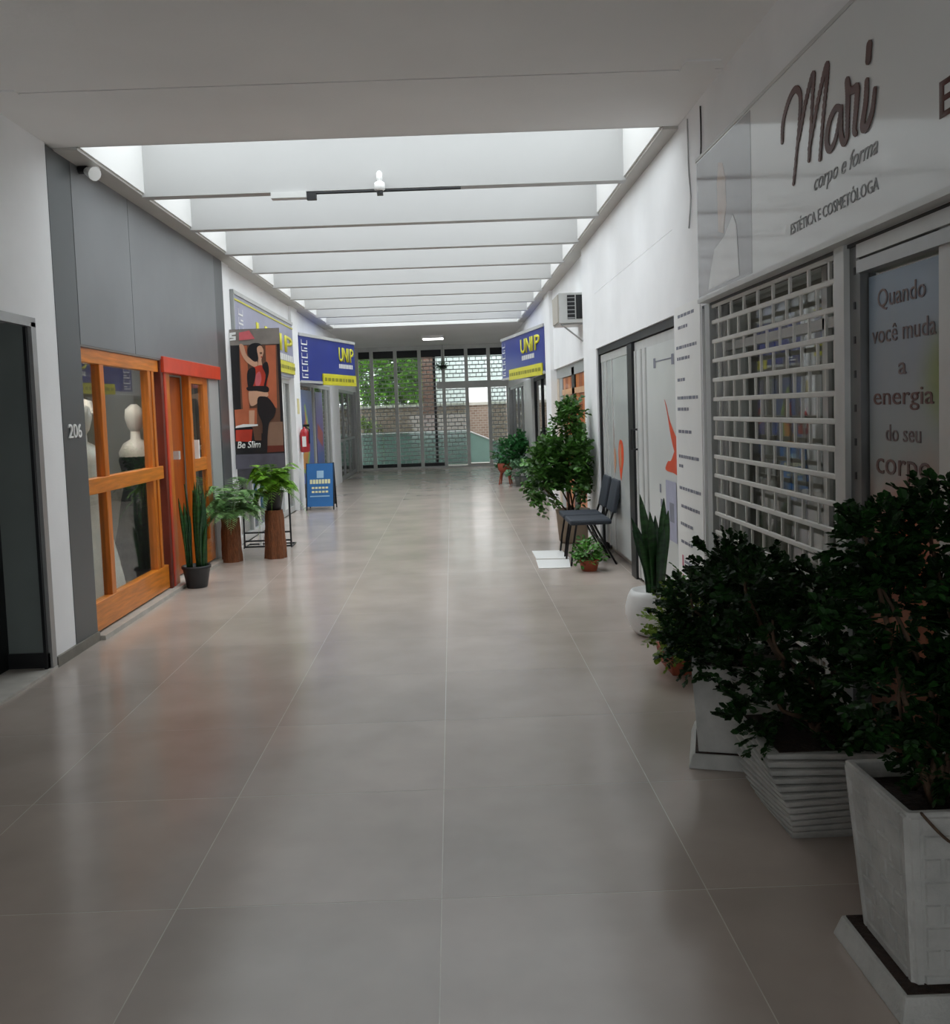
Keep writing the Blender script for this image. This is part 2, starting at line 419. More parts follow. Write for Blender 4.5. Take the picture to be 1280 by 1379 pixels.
# ================================================================== FAR FACADE
FGL = glass('tinted_facade_glass', (.74, .79, .77), 1.45)
fa = S(thing('window_1', 'tall metal framed glazed end wall of the corridor', None, (-.5, Y1, 0)))
MUL = mat('facade_mullion', 'd8dad8', .45, .06, 5)
mx_ = [-2.70, -2.27, -1.58, -.88, -.19, .48, 1.13, 1.68]
for x in mx_: bx(x-.05, x+.05, Y1-.06, Y1+.06, 0, ZC).build('mullion', MUL, fa)
bx(-2.75, 1.75, Y1-.05, Y1+.05, 3.44, 3.56).build('head_rail', MUL, fa)
bx(-2.75, 1.75, Y1-.05, Y1+.05, 0, .05).build('sill_rail', MUL, fa)
bx(-.40, 1.68, Y1-.055, Y1+.055, 2.30, 2.50).build('transom', MUL, fa)
bx(-2.70, 1.7, Y1+.14, Y1+.24, 3.24, 3.5).build('shutter_box', DKMET, fa)
for x0, x1 in zip(mx_, mx_[1:]):
    z0 = .05 if x0 < -.5 else 2.5
    bx(x0+.05, x1-.05, Y1+.30, Y1+.308, z0, 3.44).build('pane', FGL, fa)
    if x0 > -.5 and abs(x0-.48) > .01: bx(x0+.05, x1-.05, Y1+.30, Y1+.308, .05, 2.3).build('pane', FGL, fa)
bx(-.49, -.42, Y1+.15, Y1+.22, 0, 3.3).build('dark_post', DKMET, fa)
bx(.53, 1.08, Y1-.03, Y1+.35, 0, .10).build('door_step', mat('step_stone', 'cfccc4', .6, .08, 6), fa)
gr = tag(thing('roller_grille', 'grey open roller grille across the far glazed end wall', 'grille', (-.5, Y1+.1, 0)), None)
GBAR = mat('grille_bar', 'b4b6b8', .45, .06, 8)
gz = [.14+.118*k for k in range(27)]
for i, (x0, x1) in enumerate(zip(mx_, mx_[1:])):
    pr = None; lk = B()
    for k, z in enumerate(gz):
        if x0 > .4 and x0 < .6 and z < 2.4: continue
        if x0 > -.5 and 2.28 < z < 2.52: continue
        if pr is None: pr = bx(x0+.03, x1-.03, Y1+.09, Y1+.11, z-.014, z+.014).build('bar', GBAR, gr); zr = z
        else: share(pr, 'bar', gr, (0, 0, z-zr))
        if k+1 < len(gz):
            for q in range(3):
                xx = x0+.06+(x1-x0-.12)*(q+(.25 if k % 2 else .7))/3
                lk.box(xx-.009, xx+.009, Y1+.092, Y1+.108, z, z+.118)
    lk.build('links', GBAR, gr)['kind'] = 'stuff'
    if x0 < -.5: bx(x0+.03, x1-.03, Y1+.08, Y1+.12, .04, .15).build('bottom_bar', DKMET, gr)

# ================================================================== OUTSIDE BEYOND THE GLASS
def brick_mat(name, c1, c2, mortar, sx):
    m = bpy.data.materials.new(name); m.use_nodes = True; N = m.node_tree.nodes; L = m.node_tree.links; p = N['Principled BSDF']
    p.inputs['Roughness'].default_value = .9
    tc = N.new('ShaderNodeTexCoord'); mp = N.new('ShaderNodeMapping'); mp.inputs['Rotation'].default_value = (math.pi/2, 0, 0)
    L.new(tc.outputs['Object'], mp.inputs[0])
    b = N.new('ShaderNodeTexBrick'); b.inputs['Color1'].default_value = lin(c1)+(1,); b.inputs['Color2'].default_value = lin(c2)+(1,)
    b.inputs['Mortar'].default_value = lin(mortar)+(1,); b.inputs['Scale'].default_value = sx; b.inputs['Mortar Size'].default_value = .03
    L.new(mp.outputs[0], b.inputs[0]); L.new(b.outputs[0], p.inputs['Base Color'])
    return m
S(bx(-14, 14, Y1+.2, 60, -.3, -.03).build('floor_outside', mat('yard_paving', '9a978f', .8, .15, 2)), 'pale paved yard beyond the far glazing')
BRK = brick_mat('old_brick', '7d6658', '8e7a6c', '9a9188', 3.0)
BRK2 = brick_mat('red_brick', '8a5a4c', '7a5346', '8d8078', 3.0)
S(bx(-6, 6, Y1+.5, 28.6, 3.62, 3.9).build('trim_5', CEIL), 'unseen canopy slab added outside the far glazing to shade the yard')  # out-of-view slab added to dim the yard behind the glass
yw = tag(thing('yard_wall', 'weathered brick wall with pale coping across the yard', 'wall', (0, 31.5, 0)), None)
bx(-9, 9, 31.5, 31.8, -.05, 1.82).build('brickwork', BRK, yw)
bx(-9, 9, 31.45, 31.85, 1.82, 1.92).build('coping', mat('coping_stone', 'b9b4aa', .8, .15, 5), yw)
bp_ = tag(thing('brick_pillar', 'tall red brick pillar standing before the yard wall', 'pillar', (-.72, 30.6, 0)), None)
bx(-.93, -.50, 30.4, 30.8, -.05, 3.75).build('shaft', BRK2, bp_)
bx(-.97, -.46, 30.36, 30.84, 3.75, 3.85).build('cap', mat('cap_stone', '9d8f82', .8, .1, 5), bp_)
TEAL = mat('teal_frosted_glass', '8fb0a8', .35, .08, 2)
ba = tag(thing('glass_balustrade', 'pale teal frosted balustrade sloping down at its right end', 'balustrade', (-1, 29, 0)), None)
for x0, x1, za, zb in ((-3.3, -2.2, .98, .98), (-2.18, -1.0, .98, .98), (-.98, .5, .98, .98), (.52, 1.25, .97, .66), (1.27, 2.4, .65, .3)):
    B().prism([(x0, -.05), (x1, -.05), (x1, zb), (x0, za)], (0, 29, 0), FW[0], FW[1], .02).build('panel', TEAL, ba)
    B().cyl((x0, 28.97, za+.02), (x1, 28.97, zb+.02), .025).build('rail', ALUL, ba)
bx(-.9, 7, 36, 36.2, -.05, 6.5).build('x', WALL)
o = bpy.data.objects['x']; o.name = 'neighbour_wall'; tag(o, 'bright white building wall above the brick wall in the yard', 'wall')

# ------------------------------------------------------------------ foliage makers
def leaf(b, p, d, n, L, W, fold=.15, round_=True):
    d = d.normalized(); s = d.cross(n)
    if s.length < 1e-4: s = d.orthogonal()
    s.normalize(); n = s.cross(d).normalized()
    if round_:
        vs = [p, p+d*L*.3+s*W*.45+n*fold*W, p+d*L*.7+s*W*.5+n*fold*W, p+d*L, p+d*L*.7-s*W*.5+n*fold*W, p+d*L*.3-s*W*.45+n*fold*W]
        b.add(vs, [(0, 1, 2, 3), (0, 3, 4, 5)])
    else:
        vs = [p, p+d*L*.4+s*W*.5+n*fold*W, p+d*L, p+d*L*.4-s*W*.5+n*fold*W]
        b.add(vs, [(0, 1, 2), (0, 2, 3)])
def rdir(rg, upb=.2):
    while True:
        v = Vector((rg.uniform(-1, 1), rg.uniform(-1, 1), rg.uniform(-1, 1)))
        if .05 < v.length < 1: break
    v.normalize(); v.z += upb; return v.normalized()
def shrub(root, base, blobs, mleaf, size, seed, spray=8, stems=5, sr=.011, xmax=None, leafname='foliage', shell=.75, pin=True):
    rg = random.Random(seed); fb = B(); base = Vector(base)
    for k, (c, r, n) in enumerate(blobs):
        c = Vector(c)
        q = base+Vector((rg.uniform(-.06, .06), rg.uniform(-.06, .06), 0))
        mid = (q+c)/2+Vector((rg.uniform(-.05, .05), rg.uniform(-.05, .05), .02))
        pts = smooth_line([q, mid, c, c+Vector((rg.uniform(-.05, .05), rg.uniform(-.05, .05), r[2]*.5))], 4)
        B().tube(pts, sr, 6, sr*.35).build('stem', STEM, root, smooth=True)
        for i in range(n):
            d = rdir(rg, .15); t = rg.uniform(shell-.35, 1.0)
            p = c+Vector((d.x*r[0], d.y*r[1], d.z*r[2]))*t
            if xmax is not None and p.x > xmax: p.x = xmax-rg.uniform(0, .1)
            if rg.random() < .12: fb.cyl(c+(p-c)*.35, p, .0035, .002, 4, False)
            out = (d+Vector((0, 0, -.15 if rg.random() < .5 else .35))).normalized()
            nn = (Vector((0, 0, 1))+rdir(rg)*.7).normalized()
            s = out.cross(nn)
            if s.length < 1e-3: continue
            s.normalize()
            for j in range(spray):
                if pin:
                    tt = (j//2)/(spray/2); sg = 1 if j % 2 else -1
                    pp = p+out*(tt*size*2.0)
                    dd = (out*.6+s*sg*.9+rdir(rg)*.35)
                else:
                    pp = p+rdir(rg)*size*.8; dd = out+rdir(rg)*.9
                L = size*rg.uniform(.7, 1.2)
                leaf(fb, pp, dd, nn+rdir(rg)*.4, L, L*rg.uniform(.6, .85))
    o = fb.build(leafname, mleaf, root, fixn=False); o['kind'] = 'stuff'
    return o
def tree_outside(name, label, loc, blobs, m, size, seed, trunk=.1):
    t = thing(name, label, 'tree', loc, 'trees beyond the yard wall')
    top = Vector(blobs[0][0]); B().tube(smooth_line([loc, (loc[0]+.1, loc[1], top.z*.5), top], 5), trunk, 8, trunk*.4).build('trunk', STEM, t, smooth=True)
    shrub(t, (loc[0], loc[1], top.z*.5), blobs, m, size, seed, spray=6, sr=.03, leafname='crown')
LEAF_T1 = mat('tree_leaf_bright', '8ab84e', .5, .3, 20, island=True, trans=.3)
LEAF_T2 = mat('tree_leaf_dark', '6f8d4a', .5, .3, 20, island=True, trans=.25)
tree_outside('garden_tree', 'bright green tree above the yard wall at the far left', (-2.8, 33.2, -.03), [((-2.9, 33.2, 3.0), (.8, .6, .9), 420), ((-2.6, 33, 2.2), (.7, .4, .5), 200), ((-3.5, 33.2, 4.1), (.8, .6, .8), 300)], LEAF_T1, .13, 31)
tree_outside('garden_tree', 'olive brown tree behind the yard wall left of the brick pillar', (-1.9, 34.6, -.03), [((-1.9, 34.6, 2.8), (.6, .5, 1.0), 360), ((-2.0, 34.6, 4.1), (.8, .5, .7), 240)], LEAF_T2, .15, 32)
tree_outside('garden_tree', 'light green bush rising beside the brick pillar', (-1.2, 32.8, -.03), [((-1.2, 32.8, 2.6), (.45, .4, .8), 300), ((-1.25, 32.8, 3.7), (.5, .5, .6), 220)], LEAF_T1, .15, 33)
bu = thing('garden_bush', 'yellow green bush in front of the brick yard wall', 'bush', (-2.95, 30.7, -.03))
shrub(bu, (-2.95, 30.7, 0), [((-2.95, 30.7, 1.05), (.5, .4, .35), 90), ((-2.6, 30.7, .6), (.4, .4, .4), 60)], LEAF_Y, .11, 34, spray=6, sr=.015)

# ================================================================== LEFT SHOPFRONTS
# near dark doorway
d1 = S(thing('door_1', 'black door set back behind a grey steel frame in the left wall', None, (XL, 5, 0)))
lf1 = bx(-3.06, -3.0, 3.9, 6.0, .018, 2.3).build('leaf', BLACK, d1)
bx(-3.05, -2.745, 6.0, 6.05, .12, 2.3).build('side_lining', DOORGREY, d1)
bx(-3.05, -2.72, 5.985, 6.05, .018, .12).build('plinth', DKMET, d1)
bx(-2.745, -2.705, 5.985, 6.05, .0, 2.30).build('jamb', ALU, d1)
bx(-2.75, -2.73, 5.955, 5.985, .0, 2.27).build('jamb_dark_strip', BLACK, d1)  # thin black strip along the jamb
bx(-2.745, -2.705, 3.9, 6.05, 2.27, 2.33).build('frame_head', ALU, d1)
bx(-3.0, -2.98, 4.9, 4.94, .9, 1.2).build('pull_handle', ALU, lf1)

# orange wooden shopfront
w2 = S(thing('window_2', 'orange wooden shopfront with large panes showing white dresses', None, (XL, 7.6, 0)))
xw = XL-.02
def fr(nm, y0, y1, z0, z1, m=WOOD, x=xw, d=.07, par=w2): return bx(x-d, x, y0, y1, z0, z1).build(nm, m, par, bevel=.004, seg=1)
fr('bottom_rail', 6.80, 8.62, .05, .27, WOODH, xw+.004)
fr('top_rail', 6.80, 8.62, 2.09, 2.20, WOODH, xw+.004)
fr('mid_rail', 6.80, 8.62, 1.09, 1.21, WOODH, xw+.006, .08)
fr('cornice_strip', 6.80, 8.68, 2.20, 2.225, mat('grey_strip', '8f8a86', .4, .05, 5), xw+.02, .05)
for y0, y1 in ((6.80, 6.84), (7.19, 7.28), (8.33, 8.40), (8.44, 8.50)): fr('stile', y0, y1, .25, 2.11)
fr('shadow_gap', 8.40, 8.44, .05, 2.2, REDD, xw-.01)
for y0, y1 in ((6.84, 7.19), (7.28, 8.33), (8.50, 8.62)):
    for z0, z1 in ((.27, 1.09), (1.21, 2.09)): bx(xw-.04, xw-.034, y0, y1, z0, z1).build('pane', GLASS, w2)
d2 = S(thing('door_2', 'orange wooden entrance with red lintel and an open leaf', None, (XL, 9.7, 0)))
fr('post', 8.64, 8.71, 0, 2.24, REDD, XL+.0, .09, d2)
fr('lintel', 8.66, 10.78, 2.09, 2.24, REDW, XL+.03, .1, d2)
fr('jamb', 8.74, 8.80, .035, 2.1, REDW, XL, .06, d2)
fr('jamb', 8.82, 8.93, .035, 2.1, WOOD, XL-.01, .07, d2)
so_ = fr('solid_leaf', 9.08, 9.66, .05, 2.08, WOODD, XL-.12, .05, d2)
fr('leaf_edge', 9.63, 9.71, .05, 2.1, WOOD, XL-.02, .08, d2)
gl = fr('sash_stile', 10.20, 10.38, .05, 2.09, WOOD, XL-.03, .06, d2)
for z0, z1 in ((.05, .30), (1.08, 1.22), (2.02, 2.09)): fr('sash_rail', 9.71, 10.20, z0, z1, WOODH, XL-.03, .06, d2)
for z0, z1 in ((.30, 1.08), (1.22, 2.02)): bx(XL-.06, XL-.054, 9.71, 10.20, z0, z1).build('pane', GLASS, d2)
fr('side_panel', 10.38, 10.80, .035, 2.1, GREYP, XL-.01, .05, d2)
bx(XL-.03, XL+.02, 9.73, 9.76, 1.22, 1.42).build('door_handle', WHITE, d2)
bx(XL-.03, XL+.03, 8.97, 9.03, 1.25, 1.33).build('lock_box', ALUL, so_)
# house number
hn = thing('house_number', 'white metal number 206 on the dark grey band', 'number sign', (XL+.01, 6.58, 1.53))
text('digits', '206', WHITE, hn, (XL+.006, 6.47, 1.53), LW, .22, .10, .012)
# seams as shadow line of the cladding is the real gap between the panels

def shop_fill_light(label, x, y, sx, sy, e):  # ceiling panels added to brighten the shop interiors
    t = thing('ceiling_light', label, 'ceiling light', (x, y, 2.9))
    bx(x-sx, x+sx, y-sy, y+sy, 2.84, 2.9).build('housing', WHITE, t)
    bx(x-sx+.02, x+sx-.02, y-sy+.02, y+sy-.02, 2.832, 2.84).build('diffuser', mat('fill_panel_%g' % e, 'fff4e6', .5, 0, 5, emit=e), t)
shop_fill_light('fill light panel added inside the orange wooden shop', -3.5, 8.0, .3, .8, 4.0)
shop_fill_light('fill light panel added inside the near right shop', 3.0, 4.6, .3, .6, .55)
# things in the shop window
CLOTH = mat('white_cloth', 'dcdcd6', .85, .08, 7, bump=.3, bscale=20)
CLOTHB = mat('dark_cloth', '1a1d24', .85, .2, 7, bump=.3, bscale=20)
MANN = mat('mannequin_white', 'e4e0da', .35, .03, 5)
def mannequin(label, loc, mdress, skirt, hat=False):
    t = thing('mannequin', label, 'mannequin', loc)
    x, y, z = loc
    B().lathe((x, y, z), [(.16, .02), (.16, .04), (.02, .05), (.02, .7)], 16).build('stand', ALU, t, smooth=False)
    B().lathe((x, y, z), [(.03, .72), (.14, .75), (.165, .85), (.12, 1.02), (.15, 1.2), (.17, 1.33), (.12, 1.42), (.05, 1.46), (.045, 1.54)], 20).build('torso', MANN, t, smooth=True)
    B().lathe((x, y, z), [(.03, 1.52), (.07, 1.58), (.095, 1.68), (.085, 1.76), (.03, 1.81)], 20).build('head', MANN, t, smooth=True)
    n = 40; b = B(); prof = [(.135, 1.36), (.175, 1.25), (.128, 1.03), (.17, .86), (.21, .6), (.27, .3), (skirt, .06)]
    vs = []
    for i, (r, zz) in enumerate(prof):
        for k in range(n):
            a = 2*math.pi*k/n; rr = r*(1+.07*max(0, i-2)/4*math.sin(a*9))
            vs.append((x+rr*math.cos(a), y+rr*math.sin(a), z+zz))
    b.add(vs, [(i*n+k, i*n+(k+1) % n, (i+1)*n+(k+1) % n, (i+1)*n+k) for i in range(len(prof)-1) for k in range(n)])
    b.build('dress', mdress, t, smooth=True)
    if hat: B().lathe((x, y, z), [(.22, 1.72), (.22, 1.735), (.12, 1.75), (.11, 1.84), (.03, 1.87)], 24).build('hat', MANN, t, smooth=True)
mannequin('mannequin in a long white dress by the first window pane', (-3.16, 7.80, 0), CLOTH, .30)
mannequin('white mannequin with pale top behind the second window pane', (-3.5, 8.65, 0), CLOTH, .26, True)
mannequin('mannequin in a black dress deeper in the shop window', (-3.2, 9.25, 0), CLOTHB, .24)
rk = thing('clothes_rail', 'chrome clothes rail with garments inside the wooden shop', 'clothes rail', (-4.2, 8.8, 0))
for y in (7.9, 9.7): B().cyl((-4.2, y, 0), (-4.2, y, 1.6), .018).build('upright', ALU, rk)
B().cyl((-4.2, 7.9, 1.6), (-4.2, 9.7, 1.6), .016).build('rail', ALU, rk)
for k in range(9):
    y = 8.05+k*.19; m = (CLOTH, CLOTHB, mat('grey_cloth', '74787c', .85, .1, 7), mat('brown_cloth', '7b5b45', .85, .1, 7))[k % 4]
    B().prism([(-.22, 0), (.22, 0), (.2, .75), (.06, .86), (-.06, .86), (-.2, .75)], (-4.2, y, .72), FW[0], FW[1], .05).build('garment', m, rk, bevel=.01)

# left bay with glare-paled sign, poster in front
def shopfront(nm, label, side, x, y0, y1, ztop, posts, m=ALU, th=.06, glassm=None, rails=()):
    t = S(thing(nm, label, None, (x, (y0+y1)/2, 0)))
    s = -1 if side == 'L' else 1
    xa, xb = (x-th, x) if side == 'L' else (x, x+th)
    bx(xa, xb, y0, y1, ztop-.07, ztop).build('head', m, t); bx(xa, xb, y0, y1, 0, .09).build('bottom_rail', m, t)
    for y in [y0+.04]+list(posts)+[y1-.04]: bx(xa, xb, y-.04, y+.04, .09, ztop-.07).build('post', m, t)
    for z in rails: bx(xa, xb, y0, y1, z-.03, z+.03).build('mid_rail', m, t)
    ys = [y0]+list(posts)+[y1]
    for a, b in zip(ys, ys[1:]): bx((xa+xb)/2-.003, (xa+xb)/2+.003, a+.04, b-.04, .09, ztop-.07).build('pane', glassm or GLASS, t)
    return t
w3 = shopfront('window_3', 'light aluminium glazed shopfront behind the dance poster', 'L', XL-.06, 11.55, 15.88, 2.27, (12.6, 13.6, 14.3, 14.9, 15.35), ALUL)
bx(XL-.09, XL-.07, 14.4, 14.85, .1, 2.2).build('blind', GREYP, w3); bx(XL-.09, XL-.07, 15.0, 15.3, .1, 2.2).build('blind', WHITE, w3)
w4 = shopfront('window_4', 'aluminium shopfront with blue poster panes under the angled sign', 'L', XL-.05, 16.5, 21.05, 2.28, (18.2, 18.6, 19.7, 20.4), ALUL)
# window vinyl: blue with rainbow ribbon
VB = mat('vinyl_blue', '4a5fa0', .3, .2, 1.2)
VG = mat('vinyl_green', '8aa850', .3, .1, 3); VO = mat('vinyl_orange', 'c8883c', .3, .1, 3); VR = mat('vinyl_red', 'b05048', .3, .1, 3); VP = mat('vinyl_violet', '6a62a0', .3, .1, 3)
vy = thing('window_vinyl', 'blue window vinyl with rainbow swirl beside the fire extinguisher', 'poster', (XL-.04, 17.4, .4))
printed('print', [(rect(0, 1.62, 0, 1.75), VB),
    ([(.1, .25), (.7, .15), (1.1, .5), (1.15, 1.0), (.8, 1.5), (.65, 1.45), (.9, .95), (.7, .6), (.2, .55)], VG),
    ([(.15, .3), (.65, .25), (.95, .55), (1.0, .95), (.75, 1.35), (.68, 1.3), (.85, .95), (.65, .65), (.2, .5)], VO),
    ([(.55, .7), (.8, .75), (.78, 1.1), (.62, 1.2)], VR)], (XL-.044, 16.56, .38), LW, vy)
vy2 = thing('window_vinyl', 'violet blue window vinyl between the white posts on the left', 'poster', (XL-.04, 19.1, .4))
printed('print', [(rect(0, 1.0, 0, 1.75), VP), ([(.1, .8), (.8, .6), (.9, .9), (.2, 1.1)], VR), (rect(.1, .9, .1, .5), VB)], (XL-.044, 18.66, .38), LW, vy2)
w5 = shopfront('window_5', 'dark glazed aluminium doors at the far left end', 'L', XL-.05, 22.3, 26.2, 2.28, (23.6, 24.8), ALU, rails=(1.0,))
# signs of the left wall
def lettering(t, org, fr_, wd, ht, mb):
    """blue sign face: outlined vertical mark, yellow letters, white line, yellow bar"""
    ax, ay = fr_; n = ax.cross(ay)
    sh = []
    for k in range(6):
        v = .06+k*.145*ht; h = .11*ht
        sh.append((rect(.08, .10, v, v+h), WHITE)); sh.append((rect(.08, .34, v, v+.022), WHITE))
        if k % 2: sh.append((rect(.32, .34, v, v+h), WHITE))
        else: sh.append((rect(.2, .34, v+h*.55, v+h*.55+.02), WHITE))
    printed('side_mark', sh, org, fr_, t, .004, .0001)
def yellow_bar(t, org, fr_, u0, u1, v0, v1):
    ax, ay = fr_; n = ax.cross(ay)
    yb_ = B().prism(rect(u0, u1, v0, v1), Vector(org)+n*.03, ax, ay, .024).build('yellow_bar', YEL, t)
    sh = []; u = u0+.06; rg = random.Random(3)
    while u < u1-.15:
        l = rg.uniform(.08, .2); sh.append((rect(u, u+l, v0+(v1-v0)*.35, v0+(v1-v0)*.65), YELD)); u += l+.05
    printed('small_print', sh, Vector(org)+n*.03, fr_, yb_, .002, .0001)
def word(t, body, org, fr_, wd, ht, dep):
    ws = {'I': .4}; tot = sum(ws.get(c, 1)+.16 for c in body)-.16; u = 0
    for c in body:
        l = ws.get(c, 1)/tot*wd; text('letter', c, YEL, t, org+fr_[0]*u, fr_, l*(.55 if c == 'I' else 1), ht, dep, bold=.015); u += l+.16/tot*wd
# flat sign
s1 = thing('shop_sign', 'blue shop sign paled by painted glare, flat on the wall behind the dance poster', 'sign', (XL+.01, 13.7, 2.32), 'blue and yellow shop signs')
bd_ = bx(XL-.03, XL+.03, 11.58, 15.86, 2.30, 3.2).build('board', BLUE_GLARE, s1)
bx(XL-.03, XL+.045, 11.58, 15.86, 3.2, 3.25).build('top_trim', ALUL, s1); bx(XL-.03, XL+.045, 11.56, 11.6, 2.3, 3.25).build('end_trim', GREYP, s1)
bx(XL-.03, XL+.04, 11.6, 15.86, 3.13, 3.15).build('yellow_line', YEL, s1)
lettering(bd_, (XL+.03, 11.75, 2.32), LW, 4.2, .8, BLUE_GLARE)
word(bd_, 'UNIP', Vector((XL+.03, 12.9, 2.70)), LW, 2.9, .27, .012)
printed('white_line', [(rect(k*.17, k*.17+.13, 0, .1), WHITE) for k in range(10)], (XL+.03, 14.1, 2.56), LW, bd_, .004, .0001)
yellow_bar(s1, (XL+.03, 11.6, 2.3), LW, 2.2, 4.2, .05, .24)
# angled signs
def angled(label, p0, p1, z0, z1, left):
    p0 = Vector(p0+(z0,)); p1 = Vector(p1+(z0,)); t = thing('shop_sign', label, 'sign', (p0+p1)/2, 'blue and yellow shop signs')
    if left: ax = (p1-p0).normalized()
    else: ax = (p0-p1).normalized()
    org = p0 if left else p1
    L_ = (p1-p0).length; h = z1-z0; ay = Vector((0, 0, 1)); n = ax.cross(ay)
    wx = XL-.03 if left else XR+.03
    # a wedge box carried by the wall
    poly = [(p0.x, p0.y), (p1.x, p1.y), (wx, p1.y), (wx, p0.y)]
    B().prism(poly, (0, 0, z1), (1, 0, 0), (0, 1, 0), h).build('box', BLUE, t)
    bo_ = t.children[0]
    B().prism(rect(0, L_, h-.015, h+.04), org+n*.02, ax, ay, .03).build('top_trim', ALUL, t)
    B().prism(rect(0, L_, -.03, .015), org+n*.015, ax, ay, .03).build('bottom_trim', ALUL, t)
    lettering(bo_, org+n*.002, (ax, ay), L_, h, BLUE)
    fu = L_*(.67 if left else .5)
    word(bo_, 'UNIP', org+ax*(L_*(.68 if left else .50))+ay*(h*.52), (ax, ay), L_*(.29 if left else .42), h*.34, .014)
    printed('white_line', [(rect(k*.085, k*.085+.06, 0, .085), WHITE) for k in range(int(L_*.3/.085))], org+ax*(L_*(.68 if left else .52))+ay*(h*.36), (ax, ay), bo_, .004, .0001)
    yellow_bar(t, org, (ax, ay), L_*(.36 if left else .22), L_*(.99 if left else .97), -.05, h*.2)
    return t
angled('blue sign with yellow letters angled out from the left wall', (-2.69, 16.52), (-1.98, 19.2), 2.27, 3.10, True)
angled('blue sign with yellow letters angled out from the right wall', (1.65, 15.92), (1.10, 19.2), 2.26, 3.05, False)

# dance poster on a stand (faces the near end)
PB = mat('poster_brown', '6d4a38', .4, .15, 5); PO = mat('poster_orange', 'c06a48', .4, .15, 4); PG = mat('poster_grey', '8c857f', .4, .15, 6)
PS = mat('poster_skin', 'd9a98c', .4, .06, 5); PR = mat('poster_red', 'c43d28', .4, .15, 6); PK = mat('poster_black', '141318', .4, .1, 6); PW = mat('poster_wood', '8f6f5c', .4, .1, 6); PPK = mat('poster_pink', 'd66a70', .4, .1, 6)
po = thing('poster_stand', 'tall dance poster with a red and black dancer on a stand', 'poster', (-2.41, 11.43, 0))
px0, px1, pz0, pz1 = -2.715, -2.10, 1.00, 2.735; PWD, PHT = px1-px0, pz1-pz0
pb_ = bx(px0, px1, 11.425, 11.44, pz0, pz1).build('board', PK, po)
def Q(a, b): return ((a-60)/445*PWD if False else (a-85)/(505-85)*PWD, (1-(b-90)/(1330-90))*PHT)
def sk(*pts):   # crop picture coordinates, the board leaning with its lower end to the right
    out = []
    for a, b in pts:
        sh = (b-90)/1110*46
        out.append((max(0, min(PWD, (a-60-sh)/440*PWD)), max(0, min(PHT, (1-(b-90)/1240)*PHT))))
    return out
def sm(*pts):   # the same with a rounded outline
    q = [Vector((u, v, 0)) for u, v in sk(*pts)]; n = len(q); out = []
    for i in range(n):
        p0, p1, p2, p3 = q[i-1], q[i], q[(i+1) % n], q[(i+2) % n]
        for j in range(4):
            t = j/4; p = .5*((2*p1)+(p2-p0)*t+(2*p0-5*p1+4*p2-p3)*t*t+(3*p1-p0-3*p2+p3)*t**3)
            out.append((max(0, min(PWD, p.x)), max(0, min(PHT, p.y))))
    return out
printed('picture', [
    (sk((60, 92), (500, 92), (505, 230), (60, 230)), PG),
    (sk((145, 235), (480, 235), (520, 1130), (160, 900)), PB),
    (sk((150, 235), (215, 235), (235, 800), (175, 800)), PO), (sk((380, 240), (470, 240), (480, 800), (400, 760)), PO),
    (sk((100, 800), (300, 790), (300, 930), (110, 960)), PO), (sk((230, 810), (280, 810), (275, 950), (230, 940)), PS),
    (sk((385, 920), (530, 920), (535, 1130), (385, 1130)), PW), (sk((105, 1130), (540, 1130), (545, 1200), (110, 1200)), PK),
    (sk((390, 1130), (535, 1130), (540, 1185), (390, 1190)), REDD), (sk((105, 1200), (560, 1200), (560, 1335), (105, 1335)), mat('poster_violet_grey', '5c5a66', .4, .2, 6)),
    (sk((110, 980), (260, 980), (250, 1090), (110, 1080)), PR), (sk((260, 960), (340, 990), (340, 1080), (280, 1080)), PB),
    # dancer
    (sm((150, 225), (185, 232), (215, 320), (270, 368), (310, 385), (300, 430), (250, 410), (200, 365), (165, 300)), PS),
    (sm((222, 300), (232, 245), (270, 218), (330, 222), (350, 260), (330, 320), (300, 380), (255, 360)), PK),
    (sm((306, 262), (340, 242), (364, 280), (360, 320), (345, 365), (350, 420), (315, 425), (318, 350)), PS),
    (sm((330, 300), (350, 300), (352, 312), (335, 316)), PB), (sm((340, 338), (352, 336), (350, 346), (342, 348)), PR),
    (sm((225, 450), (290, 425), (350, 415), (395, 470), (400, 540), (375, 630), (240, 625), (228, 540)), PR),
    (sm((222, 460), (285, 432), (290, 520), (265, 600), (225, 600)), PK), (sm((352, 422), (395, 385), (412, 470), (392, 560), (380, 625), (366, 600), (382, 500)), PK),
    (sm((295, 500), (330, 470), (345, 540), (320, 600), (290, 580)), PPK),
    (sm((232, 640), (300, 632), (385, 640), (402, 690), (330, 705), (300, 755), (245, 765)), PS), (sm((225, 600), (385, 600), (412, 640), (385, 655), (300, 640), (225, 635)), PK),
    (sm((310, 705), (360, 690), (410, 710), (468, 800), (455, 870), (410, 930), (395, 1050), (390, 1180), (345, 1180), (350, 1050), (350, 930), (312, 830)), PK),
    # writing on the poster
    (sk((65, 120), (120, 115), (120, 135), (85, 140), (85, 150), (120, 150), (120, 185), (65, 190), (65, 175), (100, 170), (100, 165), (65, 165)), WHITE),
    (sk((150, 120), (240, 105), (290, 180), (150, 190)), PPK),
    (sk((115, 945), (180, 930), (310, 935), (310, 950), (110, 962)), WHITE)],
    (px0, 11.425, pz0), FW, pb_)
text('writing', 'Be Slim', WHITE, pb_, (px0+.03, 11.424, pz0+.26), FW, .29, .085, .016, shear=.2, bold=.01)
bx(px0+.01, px1-.05, 11.424, 11.44, .86, 1.0).build('lower_board', mat('poster_grey_dark', '4a4950', .5, .1, 6), po)
bx(-2.475, -2.445, 11.44, 11.47, .02, 1.0).build('pole', WHITE, po)
